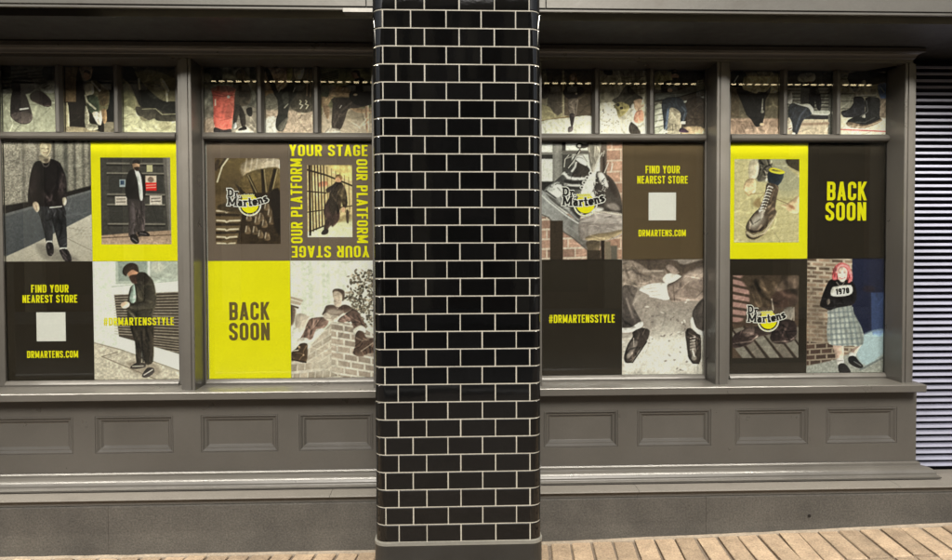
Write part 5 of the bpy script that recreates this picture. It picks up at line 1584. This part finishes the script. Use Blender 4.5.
o, c = flat_poster(2, 0, 1, M['dark_brown'], 'dark brown poster with only a yellow hashtag line, right of the pillar')
lettering(o, [line(c, R8, '#DRMARTENSSTYLE', 70, 313, 242, 272)], M['yellow'])
full_poster(2, 1, 1, pic_hands, 'sepia photo poster of clasped hands above two polished shoes', 1.25, .55)

# window 4
R9 = (14, 5, 380, 553)
o, c = flat_poster(3, 0, 0, M['yellow'], 'yellow bordered poster of a single tall laced boot')
inset(o, c, R9, 40, 82, 340, 475, pic_boot_laces)
R10 = (13, 8, 385, 553)
o, c = flat_poster(3, 1, 0, M['dark_brown'], 'dark brown poster reading BACK SOON in yellow letters')
lettering(o, [line(c, R10, 'BACK', 103, 292, 190, 278), line(c, R10, 'SOON', 96, 290, 287, 374)], M['yellow'])
R11 = (12, 8, 378, 553)
o, c = flat_poster(3, 0, 1, M['dark_brown'], 'dark brown poster with a dim photo of boots on slats and an emblem')
inset(o, c, R11, 33, 85, 340, 480, pic_bench_boots)
q = at(c, R11, 187, 280)
emblem(o, q[0], q[1], 0.222)
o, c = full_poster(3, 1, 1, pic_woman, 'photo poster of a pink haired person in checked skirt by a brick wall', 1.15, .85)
R12 = (12, 8, 384, 552)
lettering(o, [line(c, R12, '1970', 148, 212, 148, 176, 6, s=.2)], M['black'])

TP = [(tr0, 'shaded small transom photo of two dark shoes on pale ground'), (tr1, 'shaded small transom photo of a person in green in a dark doorway'),
      (tr2, 'shaded small transom photo of one thick soled boot on a stone'), (tr3, 'small transom photo of a red post box with a person behind'),
      (tr4, 'small transom photo of a dark boot stepping down on pavement'), (tr5, 'small transom photo of a person in black seated on a bench'),
      (tr6, 'small transom photo of a person standing by a doorway, next to the pillar'), (tr7, 'small transom photo of a crouching leg over pale speckled fabric'),
      (tr8, 'small transom photo of a person leaning on a sloping grey rail'), (tr9, 'small transom photo of a dark trouser leg under a cream garment'),
      (tr10, 'small transom photo of a person in navy sitting on a slatted bench'), (tr11, 'small transom photo of a pair of black boots above a red line')]
for (wi, k, x0, x1), (fn, lab) in zip(TRANS, TP):
    o = obj('transom_poster', fn().ink(1.55, x0 + 0.0006, x1 - 0.0006, 2.1885, 2.5305, 0.0, 'transom_poster', .72, 1.0))
    tag(o, lab, 'poster', 'photos in the upper window lights')

# ------------------------------------------------------------------ across the street (seen only as reflections)
opp = thing('brick_building', 'brown brick building across the street, mirrored in the tiles', 'building', (0, -17.0, 0))
obj('wall', boxm('opposite_wall', -16, 17, -0.6, 0, 0, 8.6), M['brown_brick'], opp)
for k in range(11):
    x = -15 + k * 2.8
    obj('stone_pier', boxm('stone_pier', x, x + 0.5, 0.0, 0.18, 0, 8.6), M['pale_stone'], opp)
    for z in (0.6, 3.6):
        obj('window', boxm('opposite_window', x + 0.9, x + 2.3, 0.0, 0.05, z, z + 2.2), M['black'], opp)
obj('cornice', boxm('opposite_cornice', -16, 17, 0.0, 0.35, 8.3, 8.6), M['pale_stone'], opp)
obj('opposite_pavement', boxm('opposite_pavement', -40, 40, -18, -14, -0.05, 0.11), M['kerb'], kind='structure')
for k in range(60):
    obj('cladding_strip', boxm('cladding_strip', -15.5 + k * 0.5, -15.22 + k * 0.5, 0.0, 0.08, 6.5, 8.25), M['pale_stone'] if k % 3 else M['brown_brick'], opp)
